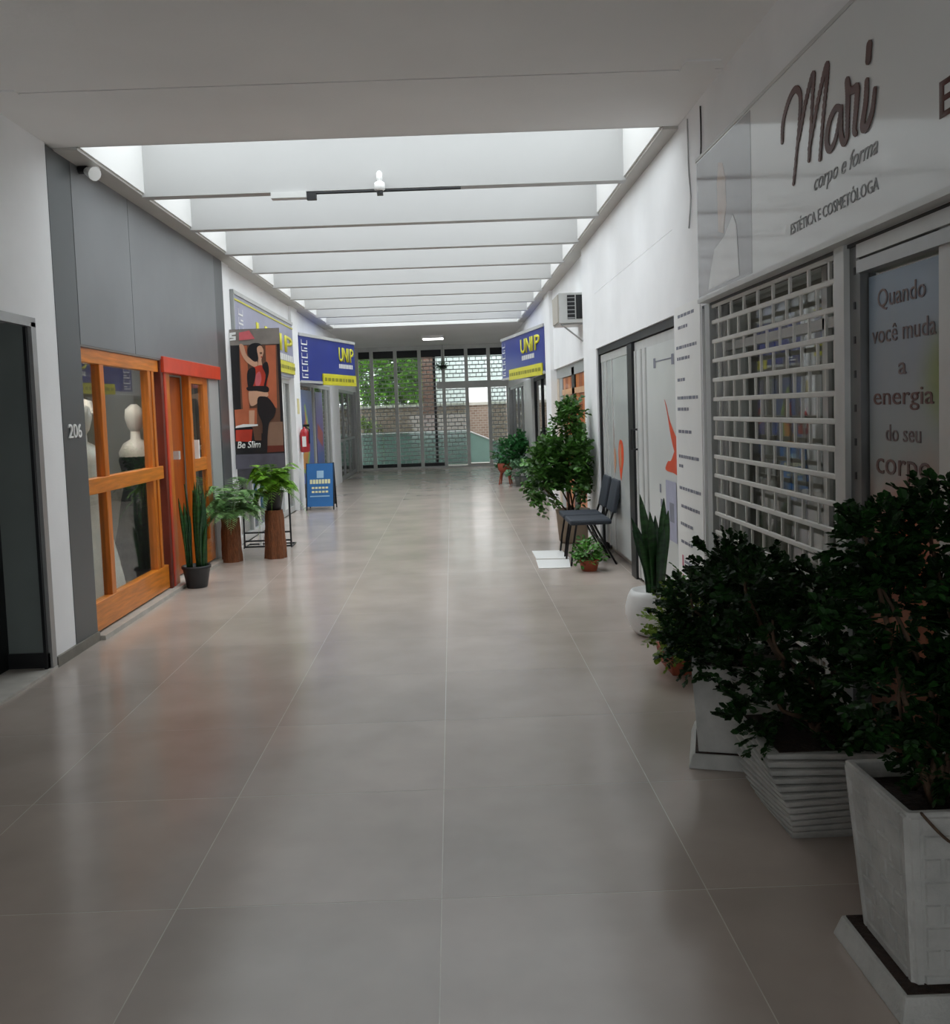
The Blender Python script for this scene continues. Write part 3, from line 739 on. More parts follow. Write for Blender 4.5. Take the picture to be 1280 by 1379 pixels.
for x in (-2.66, -2.08): B().tube([(x+.0, 11.45, 1.0), (x+.01, 11.40, .45), (x+.03, 11.30, .02)], .012).build('leg', DKMET, po)
for z, y in ((.03, 11.31), (.10, 11.33), (.2, 11.36)): B().cyl((-2.64, y, z), (-2.05, y, z), .011).build('cross_bar', DKMET, po)
B().tube([(-2.64, 11.31, .02), (-2.64, 11.62, .02), (-2.05, 11.62, .02), (-2.05, 11.31, .02)], .011).build('base_frame', DKMET, po)

# fire extinguisher
fe = thing('fire_extinguisher', 'red fire extinguisher hung on the white left pillar', 'fire extinguisher', (XL+.1, 16.2, 1.02))
RED = mat('extinguisher_red', 'b3202a', .3, .05, 6, coat=.3)
B().lathe((XL+.11, 16.2, 1.0), [(.07, 0), (.085, .02), (.085, .34), (.06, .4), (.025, .42), (.025, .45)], 20).build('cylinder', RED, fe, smooth=True)
va_ = bx(XL+.09, XL+.2, 16.18, 16.22, 1.45, 1.49).build('valve', DKMET, fe)
B().tube([(XL+.11, 16.2, 1.46), (XL+.2, 16.16, 1.4), (XL+.2, 16.13, 1.15)], .012).build('hose', DKMET, va_)
B().prism(rect(-.035, .035, 1.1, 1.28), (XL+.11, 16.113, 0), FW[0], FW[1], .004).build('label_sticker', WHITE, fe.children[0])
fs = thing('wall_sign', 'small yellow and white safety sign above the fire extinguisher', 'sign', (XL+.021, 16.2, 1.7))
bx(XL+.02, XL+.028, 16.08, 16.28, 1.68, 1.95).build('plate', mat('pale_yellow_plate', 'd9cf9c', .5, .05, 5), fs)

# blue A-board
ab = thing('a_board', 'blue pavement sign with white lettering standing by the left pillar', 'sandwich board', (-2.33, 15.95, 0))
AB = mat('a_board_blue', '2f6fb0', .4, .08, 3)
def leaning(b, x0, x1, y0, z0, y1, z1, d, nm, m):
    B().prism([(x0, 0), (x1, 0), (x1, 1), (x0, 1)], (0, y0, z0), Vector((1, 0, 0)), Vector((0, y1-y0, z1-z0)), d).build(nm, m, ab)
leaning(0, -2.58, -2.09, 15.82, .06, 15.98, .80, .015, 'front_panel', AB)
leaning(0, -2.58, -2.09, 16.2, .06, 16.02, .80, .015, 'back_panel', DKMET)
for x in (-2.57, -2.10):
    B().cyl((x, 15.81, 0), (x, 15.99, .81), .011).build('frame_leg', DKMET, ab); B().cyl((x, 16.21, 0), (x, 16.0, .81), .011).build('frame_leg', DKMET, ab)
fab = (Vector((1, 0, 0)), Vector((0, .16, .74)).normalized())
o_ = Vector((-2.58, 15.82, .06))
LBL = mat('pale_blue_ink', '9fc6e2', .5, .05, 5); PYL = mat('pale_yellow_ink', 'e6e6b8', .5, .05, 5)
printed('print', [(rect(.19, .31, .5, .63), LBL)] + [(rect(.07+k*.052, .07+k*.052+.04, .40, .475), PYL) for k in range(7)] +
        [(rect(.10+k*.06, .10+k*.06+.045, z, z+.035), PYL) for z in (.24, .31) for k in range(5)] + [(rect(.07, .41, .17, .19), LBL)], o_, fab, ab.children[0], .003, .0001)
cc = Vector((-2.03, 16.1, 0))

# ceiling fixtures
sp = thing('security_light', 'small twin white spotlight mounted high on the grey band', 'lamp', (XL, 6.95, 3.5))
B().cyl((XL+.01, 6.95, 3.52), (XL+.08, 6.95, 3.52), .035).build('bracket', DKMET, sp)
B().cyl((XL+.08, 6.93, 3.5), (XL+.16, 6.86, 3.46), .03, .05, 14).build('lamp_head', WHITE, sp); B().cyl((XL+.08, 6.98, 3.52), (XL+.13, 6.99, 3.56), .025, .04, 14).build('lamp_head', WHITE, sp)
bb = thing('bulb_lamp', 'white bulb in a ceramic holder fixed to the first skylight beam', 'lamp', (-.535, 7.84, 3.54))
B().lathe((-.535, 7.84, 3.53), [(.03, -.03), (.045, -.02), (.045, .035), (.03, .045)], 16).build('holder', WHITE, bb, smooth=True)
B().lathe((-.535, 7.84, 3.575), [(.02, 0), (.026, .03), (.026, .07), (.012, .09)], 14).build('bulb', WHITE, bb.children[0], smooth=True)
bx(-.56, -.51, 7.82, 7.89, 3.47, 3.50).build('clip', DKMET, bb)
cj = thing('conduit_box', 'grey conduit with junction box under the first skylight beam', 'conduit', (-.7, 7.93, 3.5))
B().cyl((-1.45, 7.9, 3.515), (.15, 7.9, 3.515), .012).build('conduit', DKMET, cj)
bx(-1.46, -1.16, 7.86, 7.95, 3.475, 3.525).build('box', ALUL, cj)
bx(-1.16, -1.08, 7.88, 7.93, 3.46, 3.52).build('connector', DKMET, cj)
clt = thing('ceiling_light', 'rectangular fluorescent light on the ceiling near the far end', 'ceiling light', (-.4, 23.6, ZC))
bx(-.68, -.12, 23.2, 23.75, ZC-.07, ZC).build('housing', WHITE, clt)
bx(-.66, -.14, 23.22, 23.73, ZC-.075, ZC-.07).build('diffuser', mat('lit_diffuser', 'ffffff', .5, .0, 5, emit=1.6), clt)
hp = thing('hanging_plant', 'small round green hanging plant at the far glazing', 'plant', (-.19, 26.45, 3.0))
B().cyl((-.19, 26.45, 3.0), (-.19, 26.45, ZC), .004, n=5).build('cord', DKMET, hp)
B().lathe((-.19, 26.45, 2.86), [(.06, 0), (.1, .03), (.12, .1), (.1, .11)], 14).build('pot', BPOT, hp, smooth=True)
shrub(hp, (-.19, 26.45, 2.95), [((-.19, 26.45, 2.94), (.2, .18, .09), 40)], LEAF_P, .035, 44, spray=8, sr=.006)

# ================================================================== RIGHT SHOPFRONTS
XS = 1.60
ms = thing('shop_sign', 'long glossy grey sign with brown script lettering on the right wall', 'sign', (XS+.03, 3.4, 2.27))
mp_ = bx(XS, XR, -1.0, 5.86, 2.27, 3.13).build('panel', SIGNW, ms)
bx(XS-.006, XR, -1.0, 5.87, 2.25, 2.275).build('bottom_trim', ALUL, ms)
bx(XS-.004, XR, -1.0, 5.87, 3.13, 3.15).build('top_trim', ALUL, ms)
printed('picture', [(rect(0, 1.03, 0, .835), PRLIL),
    ([(.44, .33), (.54, .30), (.60, .45), (.59, .60), (.54, .70), (.46, .72), (.43, .6)], PRPEACH),
    ([(.22, .02), (.82, .02), (.78, .30), (.72, .37), (.56, .28), (.36, .24), (.27, .12)], PRWHITE)], (XS, 5.85, 2.285), RW, mp_, .001, .0008)
strokes = [[(4.368, 2.829), (4.353, 2.91), (4.283, 2.982), (4.206, 3.009), (4.152, 2.984), (4.137, 2.933), (4.162, 2.82), (4.23, 2.602)],
[(4.164, 2.78), (4.079, 2.914), (3.995, 3.001), (4.003, 2.908), (4.05, 2.658)],
[(4.044, 2.705), (3.942, 2.878), (3.856, 2.985), (3.852, 2.933), (3.896, 2.778), (3.931, 2.63)],
[(3.721, 2.769), (3.769, 2.786), (3.833, 2.749), (3.858, 2.681), (3.829, 2.64), (3.772, 2.665), (3.721, 2.76)],
[(3.714, 2.771), (3.723, 2.688), (3.696, 2.63), (3.66, 2.642)],
[(3.66, 2.652), (3.656, 2.74), (3.652, 2.80), (3.657, 2.856), (3.644, 2.83), (3.63, 2.803)],
[(3.63, 2.806), (3.60, 2.803), (3.569, 2.797), (3.58, 2.723), (3.597, 2.65), (3.582, 2.632)],
[(3.488, 2.795), (3.498, 2.722), (3.526, 2.645), (3.493, 2.629), (3.446, 2.671), (3.423, 2.743)],
[(3.466, 2.918), (3.474, 2.868)]]
for grp in ((0, 1, 2), (3, 4), (5, 6), (7, 8)):
    letters = B()
    for s_ in grp:
        st = strokes[s_]
        pts = smooth_line([Vector((0, y, z)) for y, z in st], 6); n = len(pts)
        for i, p in enumerate(pts):    # brush strokes: overlapping flat dabs
            rr = .0155*(.75+.4*math.sin(math.pi*min(1, (i+1)/n*.9+.1))) if s_ != 8 else .019
            poly = [(-p.y+rr*math.cos(a)*1.2, p.z+rr*math.sin(a)) for a in [2*math.pi*q/8 for q in range(8)]]
            letters.prism(poly, (XS-.004-.00002*i-.0003*s_, 0, 0), RW[0], RW[1], .003)
        for p, q in zip(pts, pts[1:]):
            d = Vector((-(q.y-p.y), q.z-p.z, 0))
            if d.length < 1e-5: continue
            d.normalize(); m_ = Vector((-d.y, d.x, 0))*.014
            a_, b_ = Vector((-p.y, p.z, 0)), Vector((-q.y, q.z, 0))
            letters.prism([tuple((a_-m_)[:2]), tuple((b_-m_)[:2]), tuple((b_+m_)[:2]), tuple((a_+m_)[:2])], (XS-.0035-.0003*s_, 0, 0), RW[0], RW[1], .002)
    letters.build('letter', BROWN, mp_, fixn=False)
text('script_line', 'corpo e forma', GREYT, mp_, (XS, 4.0, 2.49), RW, .59, .09, .003, shear=.35)
text('small_line', 'EST\u00c9TICA E COSMET\u00d3LOGA', GREYT, mp_, (XS, 4.275, 2.378), RW, .87, .062, .003)
text('capital', 'E', BROWN, mp_, (XS, 2.985, 2.498), RW, .09, .115, .003, bold=.01)

# roller grille of the near shop
rg_ = thing('roller_grille', 'white slatted roller grille with small vertical links over a dark shop', 'grille', (XR+.02, 4.85, 0))
GW = mat('grille_white', 'dad9d4', .4, .05, 8)
gy0, gy1, gx = 3.93, 5.84, XR+.02
z_top = 2.125; br = None
link = None
for k in range(18):
    z = z_top-k*.1215
    if br is None:
        br = bx(gx-.008, gx+.008, gy0, gy1, z-.013, z+.013).build('bar', GW, rg_, bevel=.004, seg=1); zr = z
    else: share(br, 'bar', rg_, (0, 0, z-zr))
    if k < 17:
        for q in range(10):
            y = gy0+.06+.19*q+(.095 if k % 2 else 0)
            if y > gy1-.03: continue
            if link is None:
                link = bx(gx-.006, gx+.006, y-.006, y+.006, z-.1215, z).build('link', GW, rg_); lref = (y, z)
            else: share(link, 'link', rg_, (0, y-lref[0], z-lref[1]))
bx(gx-.006, gx+.006, gy0, gy1, 2.215, 2.235).build('bar', GW, rg_)
for q in range(8): bx(gx-.006, gx+.006, gy0+.1+q*.235, gy0+.12+q*.235, 2.125, 2.22).build('link', GW, rg_)
bx(gx-.02, gx+.02, 5.84, 5.95, 0, 2.25).build('guide_rail', GREYP, rg_)
bx(gx-.03, gx+.03, 3.83, 3.93, 0, 2.25).build('guide_rail', ALUL, rg_)
GUI = mat('guide_dark', '6f7070', .4, .05, 8, metal=.5)
gr2 = bx(gx-.005, gx+.06, 3.735, 3.83, 0, 2.25).build('slotted_rail', GUI, rg_)
for k in range(14): bx(gx-.008, gx-.004, 3.775, 3.79, .3+k*.14, .33+k*.14).build('slot', DKMET, gr2)
S(bx(XR+.005, XR+.10, 1.2, 6.02, 2.235, 2.27).build('trim_4', DKMET), 'dark track line under the long grey sign')
w6 = S(thing('window_6', 'glazed front of the near right shop behind the roller grille', None, (XR+.15, 4.9, 0)))
for y in (3.84, 4.37, 5.98): bx(XR+.13, XR+.18, y-.03, y+.03, 0, 2.25).build('post', ALUL, w6)
bx(XR+.13, XR+.18, 3.8, 6.0, 0, .1).build('bottom_rail', ALUL, w6); bx(XR+.13, XR+.18, 3.8, 6.0, 1.95, 2.0).build('transom', ALUL, w6)
for y0, y1 in ((3.87, 4.34), (4.40, 5.95)): bx(XR+.15, XR+.156, y0, y1, .1, 2.25).build('pane', GLASS, w6)
# banner panes
w7 = S(thing('window_7', 'right shop panes covered with printed vinyl beside the roller grille', None, (XR+.05, 2.6, 0)))
for y in (3.11, 2.05, 1.25): bx(XR+.02, XR+.08, y-.035, y+.035, 0, 2.2).build('post', ALUL, w7)
bx(XR+.0, XR+.09, 1.2, 3.735, 2.12, 2.17).build('head_track', ALU, w7); bx(XR+.0, XR+.09, 1.2, 3.735, 2.18, 2.235).build('head_track', ALUL, w7)
bx(XR+.02, XR+.08, 1.2, 3.735, 0, .12).build('bottom_rail', ALUL, w7)
BAN = ramp_mat('printed_banner', 2, .3, 2.1, [(0, '97705f'), (.28, 'c07a5e'), (.42, 'c09a88'), (.62, 'a3a6a4'), (1, '8d9fb2')], .25, [('8a9a62', (1.7, 3.12, 1.68), .26), ('c9583a', (1.7, 3.45, 1.05), .3)])
BAN2 = ramp_mat('printed_banner_side', 2, .3, 2.1, [(0, '8a5a48'), (.3, 'b08a74'), (.6, '9c9a8a'), (1, '9aa59a')], .25)
for y0, y1 in ((3.145, 3.735), (2.085, 3.075), (1.285, 2.015)): bx(XR+.05, XR+.056, y0, y1, .12, 2.12).build('pane', GLASS, w7)
vb = thing('printed_banner', 'blue to orange window banner reading Quando voc\u00ea muda a energia', 'banner', (XR+.045, 3.43, .2))
vn_ = bx(XR+.044, XR+.048, 3.16, 3.72, .15, 2.10).build('vinyl', BAN, vb)
for body, ya, za, yb, zb in (('Quando', 3.64, 1.955, 3.275, 2.04), ('voc\u00ea muda', 3.69, 1.83, 3.205, 1.90), ('a', 3.475, 1.70, 3.415, 1.745), ('energia', 3.68, 1.565, 3.22, 1.65), ('do seu', 3.58, 1.445, 3.31, 1.51), ('corpo', 3.66, 1.285, 3.24, 1.375)):
    text('writing', body, BROWN if body in ('energia', 'corpo') else mat('taupe_ink', '6a5a5a', .4, .05, 8), vn_, (XR+.044, ya, za), RW, ya-yb, zb-za, .003)
vb2 = thing('printed_banner', 'plain pale printed banner on the pane nearest the viewer', 'banner', (XR+.045, 2.58, .2))
bx(XR+.044, XR+.048, 2.1, 3.06, .15, 2.10).build('vinyl', BAN2, vb2)
# inside the near shop
ct = thing('reception_counter', 'pale reception counter inside the near right shop', 'counter', (3.1, 4.6, 0))
bx(2.9, 3.3, 4.0, 5.5, 0, 1.0).build('body', GREYP, ct); bx(2.85, 3.35, 3.95, 5.55, 1.0, 1.05).build('top', WHITE, ct)
ip = thing('wall_poster', 'pink poster hanging inside the near right shop', 'poster', (2.4, 4.1, 1.2))
bx(2.2, 2.62, 4.02, 4.04, .8, 1.95).build('sheet', mat('pink_poster', 'b98a84', .5, .2, 3), ip)
for x in (2.22, 2.6): B().cyl((x, 4.06, 0), (x, 4.06, 1.95), .012).build('stand_post', ALU, ip)
cu = thing('curtain', 'grey vertical blind inside the near right shop', 'blind', (2.35, 5.3, 0))
for k in range(9): bx(2.0+k*.1, 2.085+k*.1, 5.9+.01*(k % 2), 5.92+.01*(k % 2), .05, 2.2).build('slat', SHELL, cu)

# price list on the pillar
pl = thing('price_list', 'tall white printed notice on the pillar beside the roller grille', 'notice', (XR-.004, 6.36, .3))
sh_ = bx(XR-.006, XR-.001, 6.04, 6.72, .25, 2.31).build('sheet', WHITE, pl)
rows = [(2.24, .10, .55), (2.16, .10, .36), (2.02, .04, .62), (1.94, .06, .42), (1.79, .06, .30), (1.66, .05, .62), (1.58, .05, .36), (1.42, .06, .42), (1.24, .06, .62), (1.17, .06, .18), (1.01, .06, .66), (.88, .10, .62), (.75, .08, .42), (.62, .08, .44)]
shp = []
rgn = random.Random(5)
for z, u0, u1 in rows:
    u = u0
    while u < u1-.03:
        l = rgn.uniform(.03, .09); shp.append((rect(u, min(u+l, u1), z-.011-u*.0, z+.011), INKG)); u += l+.014
shp += [(rect(.10, .14, .44, .52), PINKI), (rect(.17, .45, .47, .49), INKG), (rect(.10, .14, .30, .38), PINKI), (rect(.17, .55, .33, .35), PINKI)]
printed('small_print', shp, (XR-.006, 6.72, 0), RW, sh_, .001, .00002)

# white folding doors of the second right shop
d3 = S(thing('door_3', 'white aluminium folding doors with orange leaf print on the right', None, (1.70, 8.6, 0)))
XD = 1.70
PANEL = mat('white_door_panel', 'ced1cf', .3, .04, 2)
PANELG = mat('frosted_door_panel', 'b4b8b7', .25, .05, 2)
bx(XD, XD+.05, 6.76, 10.38, 2.11, 2.19).build('head', ALUL, d3); bx(XD-.02, XD+.05, 6.76, 10.38, 2.20, 2.30).build('head_box', DKMET, d3)
bx(XD-.02, XD+.05, 10.31, 10.38, 0, 2.2).build('jamb', DKMET, d3)
lfa = bx(XD+.005, XD+.04, 8.74, 10.31, .10, 2.11).build('leaf', PANELG, d3)
bx(XD+.08, XD+.12, 8.66, 10.38, 0, .12).build('plinth', SILL, d3)
for y in (10.20, 9.95, 9.62): bx(XD-.006, XD+.005, y-.02, y+.02, .10, 2.11).build('rib', ALUL, lfa)
bx(XD-.03, XD+.04, 8.42, 8.64, 0, 2.19).build('dark_post', DKMET, d3); bx(XD-.01, XD+.04, 8.64, 8.74, .10, 2.11).build('stile', ALUL, d3)
lfb = bx(XD-.005, XD+.04, 6.76, 8.42, .03, 2.11).build('leaf', PANEL, d3)
for y in (8.34, 8.10, 7.92): bx(XD-.018, XD-.005, y-.025, y+.025, .03, 2.11).build('rib', ALUL, lfb)
B().tube([(XD-.02, 8.28, 1.40), (XD-.07, 8.28, 1.40), (XD-.07, 8.28, 1.22), (XD-.02, 8.28, 1.22)], .011).build('pull_handle', DKMET, lfb)
def curvy(q, k=4):
    q = [Vector((u, v, 0)) for u, v in q]; n = len(q); out = []
    for i in range(n):
        p0, p1, p2, p3 = q[i-1], q[i], q[(i+1) % n], q[(i+2) % n]
        for j in range(k):
            t = j/k; p = .5*((2*p1)+(p2-p0)*t+(2*p0-5*p1+4*p2-p3)*t*t+(3*p1-p0-3*p2+p3)*t**3); out.append((p.x, p.y))
    return out
PALEO = mat('pale_orange_ink', 'c08a68', .4, .1, 6)
printed('leaf_print', [(curvy([(.98, .98), (.94, 1.15), (1.02, 1.27), (1.18, 1.25), (1.22, 1.10), (1.12, .95), (1.05, .86)]), ORANGEI), (curvy([(1.0, 1.02), (1.0, 1.2), (1.09, 1.22), (1.08, 1.0)]), PALEO), (curvy([(.62, .98), (.66, 1.12), (.76, 1.18), (.80, 1.04), (.72, .92)]), PALEO), (rect(.70, .715, 1.18, 1.4), PALEO)], (XD+.005, 10.31, 0), RW, lfa, .002, .0005)
printed('swoosh_print', [(curvy([(1.16, 1.66), (1.24, 1.60), (1.32, 1.50), (1.50, 1.38), (1.62, 1.34), (1.62, 1.2), (1.48, 1.24), (1.36, 1.36), (1.24, 1.56)]), ORANGEI), (curvy([(1.16, 1.10), (1.24, 1.17), (1.34, 1.18), (1.46, 1.26), (1.62, 1.36), (1.62, 1.10), (1.40, 1.09)]), ORANGEI),
    (rect(.80, .88, 1.92, 2.0), INKG), (rect(.88, 1.42, 1.965, 1.975), INKG), (rect(1.42, 1.5, 1.92, 2.0), INKG), (rect(.94, .99, .90, .97), INKG), (rect(.97, 1.03, .78, .85), INKG), (rect(1.16, 1.5, .55, 1.02), mat('pale_violet_ink', 'a4a6bc', .4, .1, 6)), (rect(1.28, 1.42, .7, .85), INKG)], (XD-.005, 8.42, 0), RW, lfb, .002, .0003)

# wooden front of the third right shop
d4 = S(thing('door_4', 'orange wooden doors with pale frame under the air conditioner', None, (XR+.1, 13.2, 0)))
xo = XR+.10
bx(xo, xo+.06, 11.35, 15.1, 2.09, 2.25).build('head_panel', GREYP, d4)
bx(xo, xo+.06, 14.85, 15.1, 0, 2.1).build('jamb', mat('cream_jamb', 'c9b9a6', .5, .06, 5), d4)
bx(xo+.01, xo+.05, 14.45, 14.85, 0, 2.1).build('jamb', GREYP, d4)
for k in range(4): bx(xo+.02, xo+.06, 13.3+.28*k+.005, 13.3+.28*(k+1)-.005, .02, 2.08).build('plank', WOOD if k % 2 else WOODD, d4)
bx(xo-.0, xo+.05, 13.0, 13.28, 0, 2.2).build('dark_post', DKMET, d4)
for k in range(5): bx(xo+.02, xo+.06, 11.4+.315*k+.005, 11.4+.315*(k+1)-.005, .02, 2.2).build('plank', WOODD if k % 2 else WOOD, d4)
bx(xo, xo+.03, 11.4, 14.45, 1.82, 1.90).build('cross_rail', mat('pale_rail', 'd0a27a', .4, .1, 5), d4)

# air conditioner
ac = thing('air_conditioner', 'white window air conditioner sticking out of the right wall', 'air conditioner', (1.56, 11.9, 2.68))
cs_ = bx(1.40, 1.78, 11.58, 12.2, 2.68, 3.06).build('casing', ALUL, ac, bevel=.008)
bx(1.385, 1.405, 11.6, 12.18, 2.70, 3.04).build('front_grille', mat('beige_plastic', 'b3aea4', .5, .05, 6), ac)
bx(1.505, 1.60, 11.572, 11.585, 2.73, 3.03).build('side_vent', DKMET, cs_); bx(1.615, 1.70, 11.572, 11.585, 2.73, 3.03).build('side_vent', DKMET, cs_)
for k in range(6): bx(1.505, 1.60, 11.568, 11.574, 2.74+k*.05, 2.75+k*.05).build('louvre', ALU, cs_)
B().tube([(1.43, 11.62, 2.67), (1.70, 11.62, 2.45)], .01).build('bracket', ALU, ac); B().cyl((1.42, 11.62, 2.672), (1.72, 11.62, 2.672), .01).build('bracket', ALU, ac)

# fourth right shop
w8 = shopfront('window_8', 'beige blinds and dark posts of the far right shop', 'R', XR+.06, 15.9, 18.9, 2.25, (16.4, 17.4), DKMET)
for k, y in enumerate((16.55, 16.85, 17.5, 17.8, 18.1, 18.45)): bx(XR+.10, XR+.11, y, y+.24, .1, 2.18).build('blind', mat('beige_blind', 'b6ad9b', .7, .06, 4), w8)
w9 = shopfront('window_9', 'grey panelled front at the far right end', 'R', XR+.05, 20.9, 26.2, 2.25, (22.2, 23.5, 24.8), ALU)
for y in (21.0, 22.3, 23.6, 24.9): bx(XR+.09, XR+.10, y, y+1.1, .1, 2.18).build('blind', GREYP, w9)

# cables on the right wall
for lab, pts in (('thin dark cable running down the right wall beside the sign', [(XR-.008, 5.93, 3.5), (XR-.008, 5.93, 3.25), (XR-.008, 5.98, 3.1), (XR-.008, 5.95, 2.9), (XR-.008, 5.96, 2.35)]),
                 ('grey cable loop dropping from the ceiling on the right wall', [(XR-.008, 6.25, 3.52), (XR-.008, 6.24, 3.2), (XR-.008, 6.20, 3.0), (XR-.008, 6.24, 2.85), (XR-.008, 6.26, 2.8)])):
    o = B().tube(smooth_line(pts, 4), .005, 6).build('cable', DKMET if 'dark' in lab else ALU); tag(o, lab, 'cable')

# ================================================================== PLANTS AND FURNITURE
def pot_lathe(t, c, prof, m, soil_r, soil_z, n=32):
    pp_ = B().lathe(c, prof, n).build('pot', m, t, smooth=True)
    B().lathe((c[0], c[1], c[2]+soil_z-.01), [(soil_r, 0), (soil_r*.5, .012), (.001, .014)], 20, False).build('soil', SOIL, pp_)
def blade(base, d, up_len, wid, bend, tw, m, t, name='leaf'):
    n = 9; vs = []; base = Vector(base); d = Vector(d).normalized(); side = Vector((-d.y, d.x, 0))
    c, s = math.cos(tw), math.sin(tw); sd = side*c+d*s; nn = d*c-side*s
    for i in range(n+1):
        f = i/n; p = base+Vector((0, 0, 1))*up_len*f+d*(bend*f*f)
        ww = wid*(.55+.9*f-.45*f*f)*(1-max(0, (f-.55)/.45)**2)*.5+.001
        q = tw*.0+f*.5
        e = sd*math.cos(q)+nn*math.sin(q); g = nn*math.cos(q)-sd*math.sin(q)
        vs += [p-e*ww+g*ww*.35, p-g*.004, p+e*ww+g*ww*.35, p+g*.006]
    fs = []
    for i in range(n):
        for k in range(4): fs.append((i*4+k, i*4+(k+1) % 4, (i+1)*4+(k+1) % 4, (i+1)*4+k))
    fs += [(3, 2, 1, 0)]
    B().add(vs, fs).build(name, m, t, smooth=True)
# black pot with tall slender leaves (left)
c = (-2.545, 8.86, 0); t = thing('snake_plant', 'tall slender snake plant in a black pot at the wooden doorway', 'plant', c)
pot_lathe(t, c, [(.095, 0), (.10, .01), (.13, .185), (.142, .19), (.142, .215), (.128, .215), (.122, .19)], BPOT, .12, .19)
rg = random.Random(11)
for k in range(24):
    a = rg.uniform(0, 6.28); r = rg.uniform(.02, .09)
    blade((c[0]+r*math.cos(a), c[1]+r*math.sin(a), .18), (math.cos(a), math.sin(a), 0), rg.uniform(.45, .86), rg.uniform(.045, .07), rg.uniform(-.01, .06), rg.uniform(0, 3), SNAKE if k % 3 else SNAKE2, t)
def frond(t, base, ang, length, rise, droop, m, pw=.05, n=22, nm='frond'):
    b = B(); base = Vector(base); d = Vector((math.cos(ang), math.sin(ang), 0)); side = Vector((-d.y, d.x, 0)); pts = []
    for i in range(n+1):
        f = i/n; pts.append(base+d*(length*(f-.12*f*f))+Vector((0, 0, rise*math.sin(min(f*1.5, 1.0)*1.57)-droop*f*f)))
    for i in range(n):
        p, q = pts[i], pts[i+1]; tdir = (q-p).normalized(); f = i/n
        L = pw*(math.sin(math.pi*min(1, .12+f*.95))**.7)*1.0+.006
        for sg in (-1, 1):
            leaf(b, p, side*sg+tdir*.45+Vector((0, 0, -.25)), Vector((0, 0, 1)), L*1.5, L*.62, .1, False)
    b.tube([pts[0], pts[n//3], pts[2*n//3], pts[n]], .0035, 4, .001)
    return b.build(nm, m, t, fixn=False)
def log_fern(label, c, zt, rbot, rtop, m, nf, ln, seed, pot):
    t = thing('potted_fern', label, 'plant', c); rg = random.Random(seed)
    n = 18; b = B(); vs = []; lv = 7
    ztop = zt-.22 if pot else zt
    for i in range(lv+1):
        f = i/lv; r = rbot+(rtop-rbot)*f
        for k in range(n):
            a = 2*math.pi*k/n; rr = r*(1+.06*math.sin(k*2.1)+.05*rg.uniform(-1, 1))
            vs.append((c[0]+rr*math.cos(a), c[1]+rr*math.sin(a), ztop*f))
    b.add(vs, [(i*n+k, i*n+(k+1) % n, (i+1)*n+(k+1) % n, (i+1)*n+k) for i in range(lv) for k in range(n)]+[tuple(range(lv*n, lv*n+n))])
    b.build('log_stand', LOG, t)
    if pot: B().lathe((c[0], c[1], ztop), [(.085, 0), (.12, .2), (.13, .2), (.13, .22), (.11, .22), (.10, .18)], 24).build('pot', BPOT, t, smooth=True)
    for k in range(nf):
        a = 2*math.pi*k/nf+rg.uniform(-.2, .2); L = ln*rg.uniform(.65, 1.1)
        frond(t, (c[0]+.03*math.cos(a), c[1]+.03*math.sin(a), zt-.02), a, L, rg.uniform(.15, .45)*(1.0 if pot else 1.15), rg.uniform(.15, .45) if k % 2 else rg.uniform(.0, .25), m, .075 if not pot else .065)
    return t
log_fern('drooping pale fern on a short rough log beside the doorway', (-2.57, 10.40, 0), .50, .115, .10, FERN1, 46, .46, 21, False)
log_fern('bright green fern in a black pot on a leaning log stand', (-2.10, 10.56, 0), .78, .125, .10, FERN2, 50, .34, 22, True)
t = bpy.data.objects['potted_fern.001']
frond(t, (-2.15, 10.52, .76), -1.9, .30, .05, .55, FERN1, .055); frond(t, (-2.02, 10.56, .78), -.35, .42, .02, .32, FERN1, .02)

# far right planter with splayed legs
c = (1.33, 20.0, 0); t = thing('planter_on_legs', 'leafy green plant in a terracotta planter on splayed wooden legs', 'plant', c)
B().lathe((c[0]-.2, c[1]-.1, .26), [(.11, 0), (.15, .06), (.165, .2), (.15, .2)], 24).build('pot', TERRA, t, smooth=True)
for a in (.5, 2.1, 3.7, 5.3):
    B().cyl((c[0]-.2+.1*math.cos(a), c[1]-.1+.1*math.sin(a), .28), (c[0]-.2+.17*math.cos(a), c[1]-.1+.17*math.sin(a), 0), .022, .014).build('leg', TERRA, t)
shrub(t, (c[0]-.2, c[1]-.1, .44), [((1.18, 19.9, .66), (.26, .24, .26), 80), ((1.45, 20.1, .72), (.24, .25, .28), 80), ((1.58, 20.05, .85), (.16, .2, .22), 40)], LEAF_P, .085, 51, spray=6, sr=.012, xmax=1.55)
c = (1.45, 19.35, 0); t = thing('potted_plant', 'low pale leafy plant in a grey pot below the far planter', 'plant', c)
B().lathe(c, [(.12, 0), (.16, .18), (.16, .2), (.14, .2)], 20).build('pot', mat('grey_pot', '6d726e', .6, .1, 6), t, smooth=True)
shrub(t, (c[0], c[1], .2), [((1.42, 19.35, .34), (.24, .2, .16), 60)], mat('soft_leaf', '5f8560', .5, .3, 20, island=True, trans=.15), .07, 52, spray=6, sr=.008, xmax=1.53)

